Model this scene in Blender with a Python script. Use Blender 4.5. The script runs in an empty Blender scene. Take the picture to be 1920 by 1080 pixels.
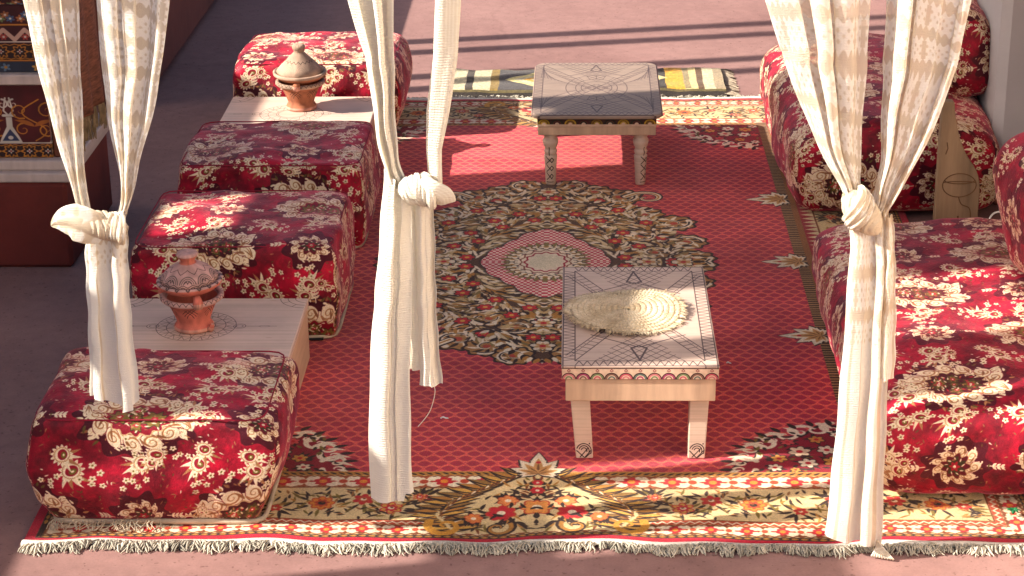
import bpy, math, random
import numpy as np
from mathutils import Vector, Matrix, noise
R = math.radians
random.seed(4)
scene = bpy.context.scene
COL = scene.collection
# ---------------------------------------------------------------- camera
cd = bpy.data.cameras.new('camera'); cam = bpy.data.objects.new('camera', cd); COL.objects.link(cam)
cd.sensor_width = 36; cd.lens = 71.25; cd.clip_start = .1; cd.clip_end = 300
_p, _y, _r = R(21.5525), R(1.8864), R(-.7011)
_fw = Vector((-math.sin(_y) * math.cos(_p), math.cos(_y) * math.cos(_p), -math.sin(_p))); _rt = Vector((math.cos(_y), math.sin(_y), 0)); _up = _rt.cross(_fw)
_rt, _up = math.cos(_r) * _rt + math.sin(_r) * _up, -math.sin(_r) * _rt + math.cos(_r) * _up
cam.matrix_world = Matrix(((_rt.x, _up.x, -_fw.x, .0895), (_rt.y, _up.y, -_fw.y, -4.1697), (_rt.z, _up.z, -_fw.z, 2.2789), (0, 0, 0, 1)))
scene.camera = cam
# ---------------------------------------------------------------- sky, sun, exposure
SUN_EL, SUN_AZ = R(32), R(11)          # light travels towards +X, turned a little to +Y
world = bpy.data.worlds.new('World'); scene.world = world; world.use_nodes = True
nt = world.node_tree; sky = nt.nodes.new('ShaderNodeTexSky'); sky.sky_type = 'NISHITA'; sky.sun_disc = False
sky.sun_elevation = SUN_EL; sky.sun_rotation = R(270) - SUN_AZ; sky.air_density = .8; sky.dust_density = 4.0; sky.ozone_density = .3
bg = nt.nodes['Background']; bg.inputs[1].default_value = .11; nt.links.new(sky.outputs[0], bg.inputs[0])
sl = bpy.data.lights.new('sun', 'SUN'); sun = bpy.data.objects.new('sun', sl); COL.objects.link(sun)
sl.energy = 4.8; sl.angle = R(.5); sl.color = (1, .945, .86)
sun.rotation_euler = Vector((math.cos(SUN_EL) * math.cos(SUN_AZ), math.cos(SUN_EL) * math.sin(SUN_AZ), -math.sin(SUN_EL))).to_track_quat('-Z', 'Y').to_euler()
sun.location = (-8, -3, 6)
scene.view_settings.view_transform = 'Standard'; scene.view_settings.look = 'None'; scene.view_settings.gamma = 1; scene.view_settings.use_curve_mapping = False
scene.view_settings.exposure = 1.42
scene.cycles.max_bounces = 8; scene.cycles.transparent_max_bounces = 24; scene.cycles.diffuse_bounces = 4
# ---------------------------------------------------------------- flat print: numpy drawing kit
class Sheet:
    """A drawing surface measured in metres; every mark is an anti-aliased shape."""
    def __init__(s, w, h, ppm, col, wrap=False):
        s.w, s.h, s.ppm, s.wrap = w, h, ppm, wrap
        s.W, s.H = int(round(w * ppm)), int(round(h * ppm))
        s.a = np.empty((s.H, s.W, 3), np.float32); s.a[:] = np.array(col, np.float32) / 255
    def win(s, cx, cy, r):
        p = s.ppm
        x0, x1 = int(math.floor((cx - r) * p)), int(math.ceil((cx + r) * p)) + 1
        y0, y1 = int(math.floor((cy - r) * p)), int(math.ceil((cy + r) * p)) + 1
        if s.wrap:
            if x1 - x0 > s.W: x1 = x0 + s.W
            if y1 - y0 > s.H: y1 = y0 + s.H
        else:
            x0, y0 = max(x0, 0), max(y0, 0); x1, y1 = min(x1, s.W), min(y1, s.H)
            if x1 <= x0 or y1 <= y0: return None
        xs, ys = np.arange(x0, x1), np.arange(y0, y1)
        X = ((xs + .5) / p - cx)[None, :].astype(np.float32); Y = ((ys + .5) / p - cy)[:, None].astype(np.float32)
        return np.ix_(ys % s.H, xs % s.W), X, Y
    def put(s, ix, d, col, op=1.0):
        m = np.clip(.5 - d * s.ppm, 0, 1)[..., None] * op
        s.a[ix] += (np.array(col, np.float32) / 255 - s.a[ix]) * m
    def ell(s, cx, cy, a, b, rot, col, ring=0, op=1.0):
        w = s.win(cx, cy, max(a, b) + .004)
        if w is None: return
        ix, X, Y = w; c, n = math.cos(rot), math.sin(rot)
        u, v = X * c + Y * n, -X * n + Y * c
        d = (np.sqrt((u / a) ** 2 + (v / b) ** 2) - 1) * min(a, b)
        if ring: d = np.abs(d) - ring
        s.put(ix, d, col, op)
    def ros(s, cx, cy, R, n, amp, rot, col, sx=1.0, sy=1.0, ring=0, sharp=False):
        w = s.win(cx, cy, R * (1 + amp) * max(sx, sy) + .004)
        if w is None: return
        ix, X, Y = w; X, Y = X / sx, Y / sy
        r, t = np.hypot(X, Y), np.arctan2(Y, X) + rot
        k = np.abs(np.cos(n * t / 2)) * 2 - 1 if sharp else np.cos(n * t)
        d = r - R * (1 + amp * k)
        if ring: d = np.abs(d) - ring
        s.put(ix, d, col)
    def flower(s, cx, cy, R, n, rot, col, mid, out=None, midr=.3, fat=1.0):
        for k in range(n):
            t = rot + k * 2 * math.pi / n
            if out is not None:
                s.ell(cx + math.cos(t) * R * .58, cy + math.sin(t) * R * .58, R * .5, R * .34 * fat, t, out)
        for k in range(n):
            t = rot + k * 2 * math.pi / n
            s.ell(cx + math.cos(t) * R * .55, cy + math.sin(t) * R * .55, R * .42, R * .26 * fat, t, col)
        if mid is not None: s.ell(cx, cy, R * midr, R * midr, 0, mid)
    def leaf(s, cx, cy, L, W, rot, col, bend=0.0, op=1.0):
        w = s.win(cx + math.cos(rot) * L / 2, cy + math.sin(rot) * L / 2, L * .62 + abs(bend) * L)
        if w is None: return
        ix, X, Y = w
        X, Y = X + math.cos(rot) * L / 2, Y + math.sin(rot) * L / 2
        c, n = math.cos(rot), math.sin(rot)
        u, v = (X * c + Y * n) / L, -X * n + Y * c
        uu = np.clip(u, 0, 1)
        hw = W * np.sin(math.pi * uu ** .8) - (np.abs(u - uu)) * L
        s.put(ix, np.abs(v - bend * L * uu * uu) - hw, col, op)
    def line(s, pts, wd, col, op=1.0, taper=False):
        pts = np.array(pts, np.float32)
        lo, hi = pts.min(0), pts.max(0); c = (lo + hi) / 2
        w = s.win(c[0], c[1], float((hi - lo).max()) / 2 + wd + .003)
        if w is None: return
        ix, X, Y = w; P = pts - c
        best = np.full(np.broadcast(X, Y).shape, 9.0, np.float32)
        n = len(P) - 1
        for i in range(n):
            a, b = P[i], P[i + 1]; e = b - a; q = float(e @ e) + 1e-12
            t = np.clip(((X - a[0]) * e[0] + (Y - a[1]) * e[1]) / q, 0, 1)
            hw = wd / 2 * (1 - .75 * (i + t) / n) if taper else wd / 2
            best = np.minimum(best, np.hypot(X - a[0] - t * e[0], Y - a[1] - t * e[1]) - hw)
        s.put(ix, best, col, op)
    def scroll(s, cx, cy, R, rot, hand, wd, col, turns=1.2, tail=0.0):
        t = np.linspace(0, 1, 18); ang = rot + hand * t * turns * 2 * math.pi; r = R * (1 - .86 * t)
        pts = np.stack([cx + r * np.cos(ang), cy + r * np.sin(ang)], 1)
        if tail:
            d = np.array([math.cos(rot - hand * 1.7), math.sin(rot - hand * 1.7)]) * tail
            pts = np.vstack([pts[0] + d, pts])
        s.line(pts, wd, col, taper=True)
    def poly(s, pts, col, grow=0.0):
        pts = np.array(pts, np.float32); lo, hi = pts.min(0), pts.max(0); c = (lo + hi) / 2
        w = s.win(c[0], c[1], float((hi - lo).max()) / 2 + grow + .004)
        if w is None: return
        ix, X, Y = w; P = pts - c
        sh = np.broadcast(X, Y).shape; ins = np.zeros(sh, bool); best = np.full(sh, 9.0, np.float32)
        for i in range(len(P)):
            a, b = P[i], P[(i + 1) % len(P)]; e = b - a; q = float(e @ e) + 1e-12
            t = np.clip(((X - a[0]) * e[0] + (Y - a[1]) * e[1]) / q, 0, 1)
            best = np.minimum(best, np.hypot(X - a[0] - t * e[0], Y - a[1] - t * e[1]))
            if abs(e[1]) > 1e-9:
                ins ^= ((a[1] > Y) != (b[1] > Y)) & (X < a[0] + (Y - a[1]) * e[0] / e[1])
        s.put(ix, np.where(ins, -best, best) - grow, col)
    def rect(s, x0, y0, x1, y1, col):
        s.poly([(x0, y0), (x1, y0), (x1, y1), (x0, y1)], col)

def vnoise(h, w, cell, seed, wrap=True):
    """Smooth value noise, tileable."""
    r = np.random.RandomState(seed); gh, gw = max(2, int(round(h / cell))), max(2, int(round(w / cell)))
    g = r.rand(gh, gw).astype(np.float32)
    y = np.arange(h) * gh / h; x = np.arange(w) * gw / w
    yi, xi = y.astype(int), x.astype(int); fy, fx = y - yi, x - xi
    fy, fx = (fy * fy * (3 - 2 * fy))[:, None], (fx * fx * (3 - 2 * fx))[None, :]
    A, B = g[np.ix_(yi % gh, xi % gw)], g[np.ix_(yi % gh, (xi + 1) % gw)]
    C_, D = g[np.ix_((yi + 1) % gh, xi % gw)], g[np.ix_((yi + 1) % gh, (xi + 1) % gw)]
    return ((A * (1 - fx) + B * fx) * (1 - fy) + (C_ * (1 - fx) + D * fx) * fy).astype(np.float32)

CREAM, TAN, GOLD, OLIVE, DKOL, MAROON, CRIM, INK = (220, 198, 164), (160, 108, 68), (176, 124, 46), (104, 86, 30), (56, 46, 22), (84, 8, 24), (182, 16, 48), (30, 20, 18)

def tex_brocade():
    """Red velvet upholstery with cream, tan and olive scrolls and flowers; tiles every 0.56 m."""
    T = .56; s = Sheet(T, T, 900, (140, 9, 34), wrap=True)
    n = vnoise(s.H, s.W, 70, 3) * .45 + vnoise(s.H, s.W, 22, 4) * .35 + vnoise(s.H, s.W, 7, 6) * .2
    s.a *= (.35 + 1.2 * n)[..., None]
    rnd = random.Random(8); DT = (132, 84, 52)
    def acanthus(x, y, L, rot, hand):
        """one swirling cream leaf with tan veins"""
        s.leaf(x, y, L, L * .30, rot, CREAM, .28 * hand)
        s.scroll(x + L * .86 * math.cos(rot + .22 * hand), y + L * .86 * math.sin(rot + .22 * hand), L * .24, rot + 1.2 * hand, hand, L * .16, CREAM, 1.1)
        for q in (-.5, 0, .5): s.leaf(x + L * .12 * math.cos(rot), y + L * .12 * math.sin(rot), L * (.78 - .1 * abs(q)), L * .034, rot + q * .5, DT if q else TAN, .30 * hand)
        s.scroll(x + L * .34 * math.cos(rot + .4 * hand), y + L * .34 * math.sin(rot + .4 * hand), L * .15, rot + 2, hand, L * .045, TAN, 1.2)
    def frame(cx, cy, rx, ry, n, bl, ph=0.0, diag=True):
        """ring of curled shells, leaves springing from its corners"""
        if diag:
            for sx_ in (-1, 1):
                for sy_ in (-1, 1):
                    t = math.atan2(sy_ * .75, sx_); acanthus(cx + rx * .8 * math.cos(t), cy + ry * .8 * math.sin(t), bl * 2.3, t - .5 * sx_ * sy_, sx_ * sy_)
        s.ros(cx, cy, 1, n, .05, ph, CREAM, rx, ry)
        for k in range(n):
            t = ph + (k + .5) * 2 * math.pi / n; x, y = cx + rx * math.cos(t), cy + ry * math.sin(t); o = math.atan2(math.sin(t) * rx, math.cos(t) * ry)
            s.ell(x, y, bl * 1.06, bl * .80, o + .6, (110, 30, 34)); s.ell(x, y, bl, bl * .74, o + .6, CREAM)
            s.scroll(x, y, bl * .74, o + 2.2, 1, bl * .20, TAN, 1.5); s.scroll(x + bl * .95 * math.cos(o + .9), y + bl * .95 * math.sin(o + .9), bl * .40, o + .3, -1, bl * .26, CREAM, .9)
        for k in range(n):
            t = ph + k * 2 * math.pi / n; s.leaf(cx + rx * .80 * math.cos(t), cy + ry * .80 * math.sin(t), bl * 1.3, bl * .13, math.atan2(math.sin(t) * rx, math.cos(t) * ry) + .5, DT, .2)
    def blossom(x, y, R, c, k):
        s.ros(x, y, R, 8, .20, k, (54, 40, 20)); s.ros(x, y, R * .86, 8, .2, k, c); s.ros(x, y, R * .56, 6, .2, k * 2, (112, 92, 40)); s.ros(x, y, R * .32, 6, .2, 0, (168, 20, 40)); s.ell(x, y, R * .14, R * .14, 0, CREAM)
    def sun(cx, cy, R, rot):
        for k in range(4): s.leaf(cx, cy, R * 2.1, R * .20, rot + 2.0 + k * .45, TAN if k % 2 else CREAM, .14)
        s.ros(cx, cy, R, 13, .15, rot, CREAM); s.ros(cx, cy, R * .76, 26, .06, rot + .2, TAN, ring=.0010)
        s.ell(cx + R * .05, cy, R * .48, R * .56, rot, (134, 8, 32)); s.ell(cx + R * .16, cy - R * .05, R * .26, R * .36, rot, OLIVE); s.ell(cx + R * .16, cy - R * .05, R * .09, R * .14, rot, CREAM)
    def tiny(cx, cy, r):
        s.flower(cx, cy, r, 5, rnd.random() * 6, CREAM, OLIVE, midr=.26, fat=1.25)
    def cluster(cx, cy, rot, n=6):
        for k in range(n):
            t = rot + k * 2.399; q = .012 * math.sqrt(k) * 1.15; tiny(cx + q * math.cos(t), cy + q * math.sin(t), .0088)
    def sprig(cx, cy, rot, L=.05):
        s.line([(cx, cy), (cx + math.cos(rot) * L, cy + math.sin(rot) * L)], .003, CREAM)
        for k in (-1, 1):
            for q in (.3, .55, .8): s.leaf(cx + math.cos(rot) * L * q, cy + math.sin(rot) * L * q, L * .36, .0034, rot + k * .8, CREAM)
    for cx, cy in ((.14, .14), (.42, .42)): s.ros(cx, cy, 1, 12, .10, 0, (64, 6, 20), .142, .112)
    for cx, cy in ((.42, .14), (.14, .42)): s.ros(cx, cy, .078, 9, .12, 0, (70, 6, 22))
    for cx, cy, dark in ((.14, .14, 0), (.42, .42, 1)):
        for k in range(40):
            t = rnd.random() * 6.28; s.leaf(cx + .128 * math.cos(t), cy + .100 * math.sin(t), .018, .0034, t + rnd.uniform(-1, 1), rnd.choice((DT, TAN, (84, 70, 30), (84, 70, 30), CREAM)), .3)
        frame(cx, cy, .098, .070, 13, .0240)
        s.ros(cx, cy, 1, 16, .07, 0, (184, 150, 108), .078, .050); s.ros(cx, cy, 1, 16, .08, 0, (62, 8, 18) if dark else (126, 8, 30), .073, .046)
        for dx, dy, R in ((-.038, .004, .024), (.038, -.004, .024), (0, .022, .018), (.002, -.024, .017), (0, 0, .013)): blossom(cx + dx, cy + dy, R, (70, 58, 26) if dark else (108, 86, 34), dx * 30)
        for k in range(46):
            t = rnd.random() * 6.28; q = .3 + .68 * rnd.random()
            s.leaf(cx + .070 * q * math.cos(t), cy + .044 * q * math.sin(t), .011, .0020, rnd.random() * 6.28, rnd.choice((CREAM, CREAM, TAN, (176, 20, 42))), .2)
        for d in (-1, 1):
            acanthus(cx + d * .128, cy - d * .045, .050, 1.57 * d + .5, d); sprig(cx, cy + d * .098, 1.57 * d, .044)
    for cx, cy in ((.42, .14), (.14, .42)):
        frame(cx, cy, .044, .041, 9, .0155, .3, False)
        s.ros(cx, cy, .034, 9, .12, 0, (184, 150, 108)); s.ros(cx, cy, .031, 9, .16, 0, (86, 6, 22)); s.ros(cx, cy, .021, 7, .3, .4, DKOL); s.ros(cx, cy, .011, 6, .25, 0, (150, 14, 34)); s.ell(cx, cy, .004, .004, 0, CREAM)
        for k in range(9):
            t = k * .698; s.leaf(cx + .016 * math.cos(t), cy + .016 * math.sin(t), .011, .0016, t + .7, CREAM)
        for d in (-1, 1): sprig(cx + d * .072, cy, 0 if d > 0 else 3.14, .040)
    for cx, cy, r in ((.285, .275, .4), (.555, .0, 2.2), (.275, .005, 1.2), (.0, .285, -.6), (.30, .375, 2.4), (.26, .165, -.9), (.40, .27, 1.2), (.13, .30, -2.0), (.40, .55, 1.9), (.14, .015, .6)):
        sun(cx, cy, .024, r); sun(cx + .042 * math.cos(r), cy + .042 * math.sin(r), .022, r + 1)
        cluster(cx - .046 * math.cos(r + .5), cy - .046 * math.sin(r + .5), r); cluster(cx + .052 * math.cos(r + 1.5), cy + .052 * math.sin(r + 1.5), r, 4)
    for cx, cy, r in ((.28, .42, .3), (.28, .14, 2.0), (.42, .275, 1.0), (.14, .285, 2.8), (.42, .56, 1.7), (.14, .0, .8)):
        sun(cx + .02, cy + .015, .015, r); cluster(cx + .034 * math.cos(r), cy + .034 * math.sin(r), r, 3)
    for k in range(420):
        x, y = rnd.random() * T, rnd.random() * T
        if s.a[int(y * s.ppm) % s.H, int(x * s.ppm) % s.W][1] < .1: s.leaf(x, y, .006 + .008 * rnd.random(), .0016, rnd.random() * 6.28, rnd.choice((CREAM, TAN, TAN, DT, (84, 70, 30))), .2)
    s.a *= (.88 + .24 * np.random.RandomState(5).rand(s.H, s.W, 1)).astype(np.float32)
    return np.clip(s.a, 0, 1)

def tex_carpet(HW, HD, FB, SB):
    """Quarter of a machine-woven carpet, mirrored twice. x from the axis outwards, y from the front edge inwards."""
    ppm = 620; rnd = random.Random(21)
    BG = (202, 174, 122); RUST = (168, 58, 30); ORG = (204, 118, 36); RED = (176, 24, 34); BRN = (108, 50, 20); BLK = (34, 24, 20); GLD = (166, 112, 44)
    # border strip: u along, w in from the edge
    st = Sheet(HD, FB, ppm, BG)
    def band(a, b, c): st.rect(-.02, a, HD + .02, b, c)
    band(-.01, .020, (166, 16, 40)); band(.020, .033, BLK)
    n = int(HD / .022)
    for k in range(n): st.leaf(k * .022, .0265, .02, .004, 0, GLD)
    def guard(a, b, per, c):
        band(a, b, c); m = (a + b) / 2; h = (b - a) / 2
        for k in range(int(HD / per) + 1):
            x = k * per
            for sgn in (-1, 1): st.ell(x + per / 2, m + sgn * h * .55, per * .34, h * .42, 0, CREAM)
            if k % 2: st.flower(x, m, h * .8, 6, .3, RED, ORG, midr=.42, fat=1.2)
            else: st.flower(x, m, h * .8, 5, 0, CREAM, RUST, midr=.45, fat=1.2)
            st.leaf(x + per * .3, m, per * .4, .0022, 0, RED)
        for e in (a, b):
            st.line([(i * per / 4, e + (.0035 if i % 2 else -.0035)) for i in range(int(HD / per * 4) + 2)], .0035, BRN)
    guard(.037, .080, .042, BRN)
    band(.083, .101, RUST); st.line([(i * .011, .092 + (.005 if i % 2 else -.005)) for i in range(int(HD / .011) + 2)], .0045, CREAM)
    band(.101, .105, BRN)
    guard(.270, .330, .05, (150, 70, 34)); band(.264, .268, BRN)
    band(.333, .354, GLD)
    for k in range(int(HD / .02) + 1): st.leaf(k * .02, .337, .022, .0034, .6, BLK)
    # main floral band
    m = .185
    for c in range(-1, 5):
        x0 = c * .44 + .30
        for x, dy, R, kind in ((x0, .0, .040, 0), (x0 - .10, .018, .034, 1), (x0 - .17, -.022, .036, 2), (x0 + .11, -.03, .022, 1), (x0 + .19, .028, .022, 1), (x0 - .235, .035, .022, 2)):
            y = m + dy
            for k in range(11):
                t = rnd.random() * 6.28; st.leaf(x + R * .9 * math.cos(t), y + R * .75 * math.sin(t), .024 + .026 * rnd.random(), .0046, t + rnd.uniform(-.6, .6), BLK if rnd.random() < .8 else OLIVE, rnd.uniform(-.25, .25))
        for k in range(120):
            t = rnd.random() * 6.28; x = x0 + rnd.uniform(-.24, .2); y = m + rnd.uniform(-.065, .065)
            st.leaf(x, y, .018 + .02 * rnd.random(), .0034, t, rnd.choice((BLK, BLK, OLIVE, GLD, (130, 84, 40))), rnd.uniform(-.3, .3))
        for x, dy, R, kind in ((x0, .0, .040, 0), (x0 - .10, .018, .034, 1), (x0 - .17, -.022, .036, 2), (x0 + .11, -.03, .022, 1), (x0 + .19, .028, .022, 1), (x0 - .235, .035, .022, 2)):
            y = m + dy; a, b, o = ((ORG, BLK, RUST), (RED, CREAM, RUST), ((196, 140, 58), CREAM, RED))[kind]
            R *= .76; st.flower(x, y, R, 8 if R > .03 else 6, x, a, b, o, midr=.3, fat=1.0); st.flower(x, y, R * .66, 7, x + .4, o, None); st.ell(x, y, R * .3, R * .26, 0, b); st.leaf(x - R * .2, y, R * .4, R * .12, x, BRN)
    q = Sheet(HW, HD, ppm, (204, 70, 72))
    X = ((np.arange(q.W) + .5) / ppm)[None, :]; Y = ((np.arange(q.H) + .5) / ppm)[:, None]
    # field: staggered dark lozenges in a gold chain
    px, py = .041, .057
    u, v = X / px, Y / py
    def cell(ox, oy):
        fu, fv = (u + ox) % 1 - .5, (v + oy) % 1 - .5
        return (fu / .47) ** 2 + np.abs(fv) / .30
    d = np.minimum(cell(0, 0), cell(.5, .5))
    a = q.a
    dark = np.clip((.90 - d) * 8, 0, 1)[..., None]
    a += (np.array((160, 42, 58), np.float32) / 255 - a) * dark
    ringm = np.clip(1 - np.abs(d - 1.02) / .12, 0, 1) * (.25 + .75 * (((X * 170 + Y * 40) % 1) < .55))
    a += (np.array((222, 142, 64), np.float32) / 255 - a) * (ringm * .85)[..., None]
    # ---- central medallion
    cx, cy = 0.0, HD
    ang = np.arctan2((HD - Y) / .79, X / .505); r = np.hypot(X / .505, (HD - Y) / .79)
    lob = .80 + .15 * np.abs(np.cos(ang * 4)) ** .8 - .10 * np.exp(-((ang - .95) / .16) ** 2) + .05 * np.exp(-((ang - 1.57) / .18) ** 2)
    q.put(np.ix_(np.arange(q.H), np.arange(q.W)), ((r - lob) * .6).astype(np.float32), (70, 48, 32))
    def P(t, k): return .505 * k * math.cos(t), HD - .79 * k * math.sin(t)
    def curl(x, y, R, rot, hand, gold):
        q.ros(x, y, R * 1.16, 9, .08, rot, BLK); q.ros(x, y, R, 9, .08, rot, gold)
        for k in range(9):
            t = rot + k * .7; q.leaf(x + R * .35 * math.cos(t), y + R * .35 * math.sin(t), R * .72, R * .10, t + .5, CREAM if k % 2 else BLK, .25)
        q.scroll(x, y, R * .86, rot, hand, R * .30, CREAM, 1.3); q.scroll(x, y, R * .80, rot + .25, hand, R * .10, BLK, 1.3)
        q.ell(x, y, R * .2, R * .2, 0, (170, 60, 40))
    # leaf flecks with a flowing direction
    def flecks(num):
      for k in range(num):
        t = rnd.random() * 1.66 - .05; kk = math.sqrt(rnd.uniform(.12, .78)); x, y = P(t, kk)
        flow = t + 1.57 + math.sin(kk * 21) * 1.1 + rnd.uniform(-.3, .3)
        q.leaf(x, y, .03 + .03 * rnd.random(), .0065, -flow, rnd.choice((CREAM, CREAM, (206, 178, 132), (190, 156, 100), GLD, (120, 98, 50), BLK)), rnd.uniform(-.35, .35))
    flecks(900)
    for k, t, R, hd in ((.93, .04, .062, 1), (.93, .25, .060, -1), (.95, .50, .066, 1), (.86, .72, .058, -1), (.93, 1.02, .072, 1), (.92, 1.22, .060, -1), (.96, 1.40, .055, 1),
                        (.70, .16, .050, -1), (.68, .46, .052, 1), (.70, .78, .048, -1), (.68, 1.08, .056, 1), (.70, 1.34, .050, -1), (.55, .30, .035, 1), (.56, 1.2, .036, -1), (.54, .72, .034, 1)):
        x, y = P(t, k); curl(x, y, R, -t, hd, (158, 112, 58) if R > .05 else (136, 96, 52))
    flecks(420)
    for k, t in ((.62, .02), (.80, .02), (.62, .30), (.80, .36), (.60, .60), (.80, .62), (.60, .95), (.78, .92), (.60, 1.25), (.82, 1.14), (.78, 1.5), (.62, 1.56), (.5, .1), (.5, .5), (.5, .95), (.5, 1.4)):
        x, y = P(t, k); q.flower(x, y, .026, 6, t, (182, 30, 36), (210, 150, 60), BLK, midr=.3, fat=1.15)
    for t in (1.57, .0):
        for k in (.86, .64):
            x, y = P(t, k); q.flower(x, y, .038, 6, .2, CREAM, RED, BLK, midr=.3, fat=1.1); q.flower(x, y, .026, 6, .7, (190, 140, 84), RED, midr=.35)
    for k in range(70):       # serrated outline of small pale and black leaves
        t = k / 70 * 1.62; lb = .80 + .15 * abs(math.cos(t * 4)) ** .8 - .10 * math.exp(-((t - .95) / .16) ** 2) + .05 * math.exp(-((t - 1.57) / .18) ** 2)
        x, y = P(t, lb * .97); q.leaf(x, y, .038, .009, -t + rnd.uniform(-.5, .5), (BLK, GLD, CREAM)[k % 3], .2)
    # big hooked curl on the shoulder
    x, y = P(.86, 1.03); q.scroll(x, y, .062, -2.2, 1, .036, BLK, 1.0, .05); q.scroll(x, y, .060, -2.2, 1, .024, CREAM, 1.0, .05); q.scroll(x, y, .058, -2.2, 1, .008, GLD, 1.0, .05)
    # pink checked lozenge
    chk = ((np.floor(X / .0095) + np.floor(Y / .0125)) % 2)[..., None].astype(np.float32)
    col = np.array((184, 44, 60), np.float32) / 255 * (1 - chk) + np.array((224, 190, 166), np.float32) / 255 * chk
    ang2 = np.arctan2((HD - Y) / .33, X / .225); r2 = np.hypot(X / .225, (HD - Y) / .33)
    dd = r2 - (.80 + .07 * np.cos(ang2 * 4) + .045 * np.abs(np.cos(ang2 * 8))); mk = np.clip(.5 - dd * .24 * ppm, 0, 1)[..., None]
    ek = np.clip(1 - np.abs(dd) / .05, 0, 1)[..., None]
    a += (np.array(BLK, np.float32) / 255 - a) * ek; a += (col - a) * mk
    for k in range(9):
        t = k / 8 * 1.57; x, y = .108 * math.cos(t), HD - .135 * math.sin(t)
        q.flower(x, y, .025, 5, t, CREAM, GLD, BLK, midr=.35, fat=1.3)
        q.leaf(x, y, .045, .008, -t, (120, 100, 50), .1)
    q.ros(0, HD, 1, 14, .05, 0, CREAM, .088, .112); q.ros(0, HD, 1, 14, .05, .2, (120, 60, 40), .078, .100, ring=.03)
    q.ros(0, HD, 1, 12, .06, 0, (150, 24, 40), .064, .082, ring=.05); q.ell(0, HD, .05, .062, 0, (214, 196, 160))
    # ---- corner spandrel
    ix, Xc, Yc = q.win(HW - SB, FB, .36)
    rr = np.hypot(Xc / .30, Yc / .27); aa = np.arctan2(Yc, -Xc)
    dq = (rr - (.92 + .08 * np.cos(aa * 9))) * .27
    dq = np.where((Xc < 0.005) & (Yc > -.01), dq, .1)
    q.put(ix, dq - .012, BLK); q.put(ix, dq, (126, 10, 30))
    for k in range(10):
        t = (k + .3) / 10 * 1.57; x, y = HW - SB - .285 * math.cos(t), FB + .255 * math.sin(t)
        q.scroll(x, y, .036, t, 1 if k % 2 else -1, .016, CREAM, 1.0); q.leaf(x, y, .05, .006, math.pi - t + .4, CREAM, .2)
        q.leaf(x - .02 * math.cos(t), y + .02 * math.sin(t), .04, .008, math.pi - t, BLK, .1)
    for k in range(46): q.leaf(HW - SB - .24 * math.sqrt(rnd.random()), FB + .22 * rnd.random(), .022, .005, rnd.random() * 6.28, rnd.choice((BLK, BLK, OLIVE)), .2)
    for x, y, R, c in ((-.05, .06, .028, (190, 126, 50)), (-.115, .05, .026, CREAM), (-.06, .125, .026, CREAM), (-.13, .115, .030, (206, 176, 140)), (-.185, .075, .022, (196, 132, 54)), (-.08, .185, .022, (190, 120, 50)), (-.20, .025, .020, CREAM), (-.025, .215, .018, CREAM), (-.155, .17, .020, (186, 60, 60)), (-.02, .02, .02, CREAM), (-.02, .13, .018, (186, 60, 60)), (-.15, .012, .014, (190, 126, 50))):
        for k in range(3): q.leaf(HW - SB + x, FB + y, R * 1.7, .006, rnd.random() * 6.28, BLK, .1)
        q.flower(HW - SB + x, FB + y, R, 6, x * 30, c, RED, BLK, midr=.28, fat=1.1)
    # ---- borders laid over the field, mitred at the corner
    wf = np.broadcast_to(Y, (q.H, q.W)); ws = np.broadcast_to((HW - X) * FB / SB, (q.H, q.W))
    front = wf <= ws; w = np.where(front, wf, ws); al = np.where(front, np.broadcast_to(X, w.shape) + .22, np.broadcast_to(HD - Y, w.shape) + .08)
    mk = w < FB
    iy = np.clip((w * ppm).astype(int), 0, st.H - 1); ixx = np.clip((al * ppm).astype(int), 0, st.W - 1)
    a[mk] = st.a[iy[mk], ixx[mk]]
    # side border's inner stripes
    sx = HW - X
    sm = (sx < SB) & (sx > SB - .10) & (wf > FB * .9)
    zz = (((Y / .017) % 1) < .5); c1 = np.where(zz[..., None], np.array((150, 112, 66)), np.array((52, 30, 22))) / 255.
    s1 = sm & (sx > SB - .034); a[s1] = np.broadcast_to(c1, a.shape)[s1]
    s2 = sm & (sx <= SB - .034) & (sx > SB - .055); a[s2] = np.array((128, 78, 36)) / 255.
    zz2 = np.abs(((Y / .036) % 1) - .5) * .09
    s3 = sm & (sx <= SB - .055); c3 = np.where(((SB - .058 - sx) < zz2)[..., None], np.array((140, 24, 34)), np.array((204, 178, 132))) / 255.
    a[s3] = np.broadcast_to(c3, a.shape)[s3]
    # ---- arch ornament in the middle of the front border, palmettes
    def palm(x, y, rot, S):
        lobes = ((0, 1.0, .17), (.52, .74, .15), (-.52, .74, .15), (1.08, .62, .14), (-1.08, .62, .14), (1.6, .40, .10), (-1.6, .40, .10))
        for gr, c in ((.055, BLK), (0, CREAM)):
            for t, L, W in lobes:
                q.leaf(x - gr * S * .5 * math.cos(rot), y - gr * S * .5 * math.sin(rot), S * (L + gr), S * (W + gr * .6), rot + t, c, .10 * t)
                for e in (-1, 1): q.leaf(x + S * L * .42 * math.cos(rot + t), y + S * L * .42 * math.sin(rot + t), S * (.26 + gr * .5), S * (.05 + gr * .4), rot + t + e * .75, c)
        for t, L, W in lobes:
            q.leaf(x, y, S * L * .72, S * W * .55, rot + t, (186, 132, 72), .10 * t); q.leaf(x, y, S * L * .50, S * W * .16, rot + t, (110, 70, 34), .10 * t)
        q.ell(x + S * .52 * math.cos(rot), y + S * .52 * math.sin(rot), S * .05, S * .05, 0, RED)
    q.poly([(0, .04), (.20, .045), (.235, .10), (.21, .18), (.13, .27), (.05, .335), (0, .35)], BG)
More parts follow.
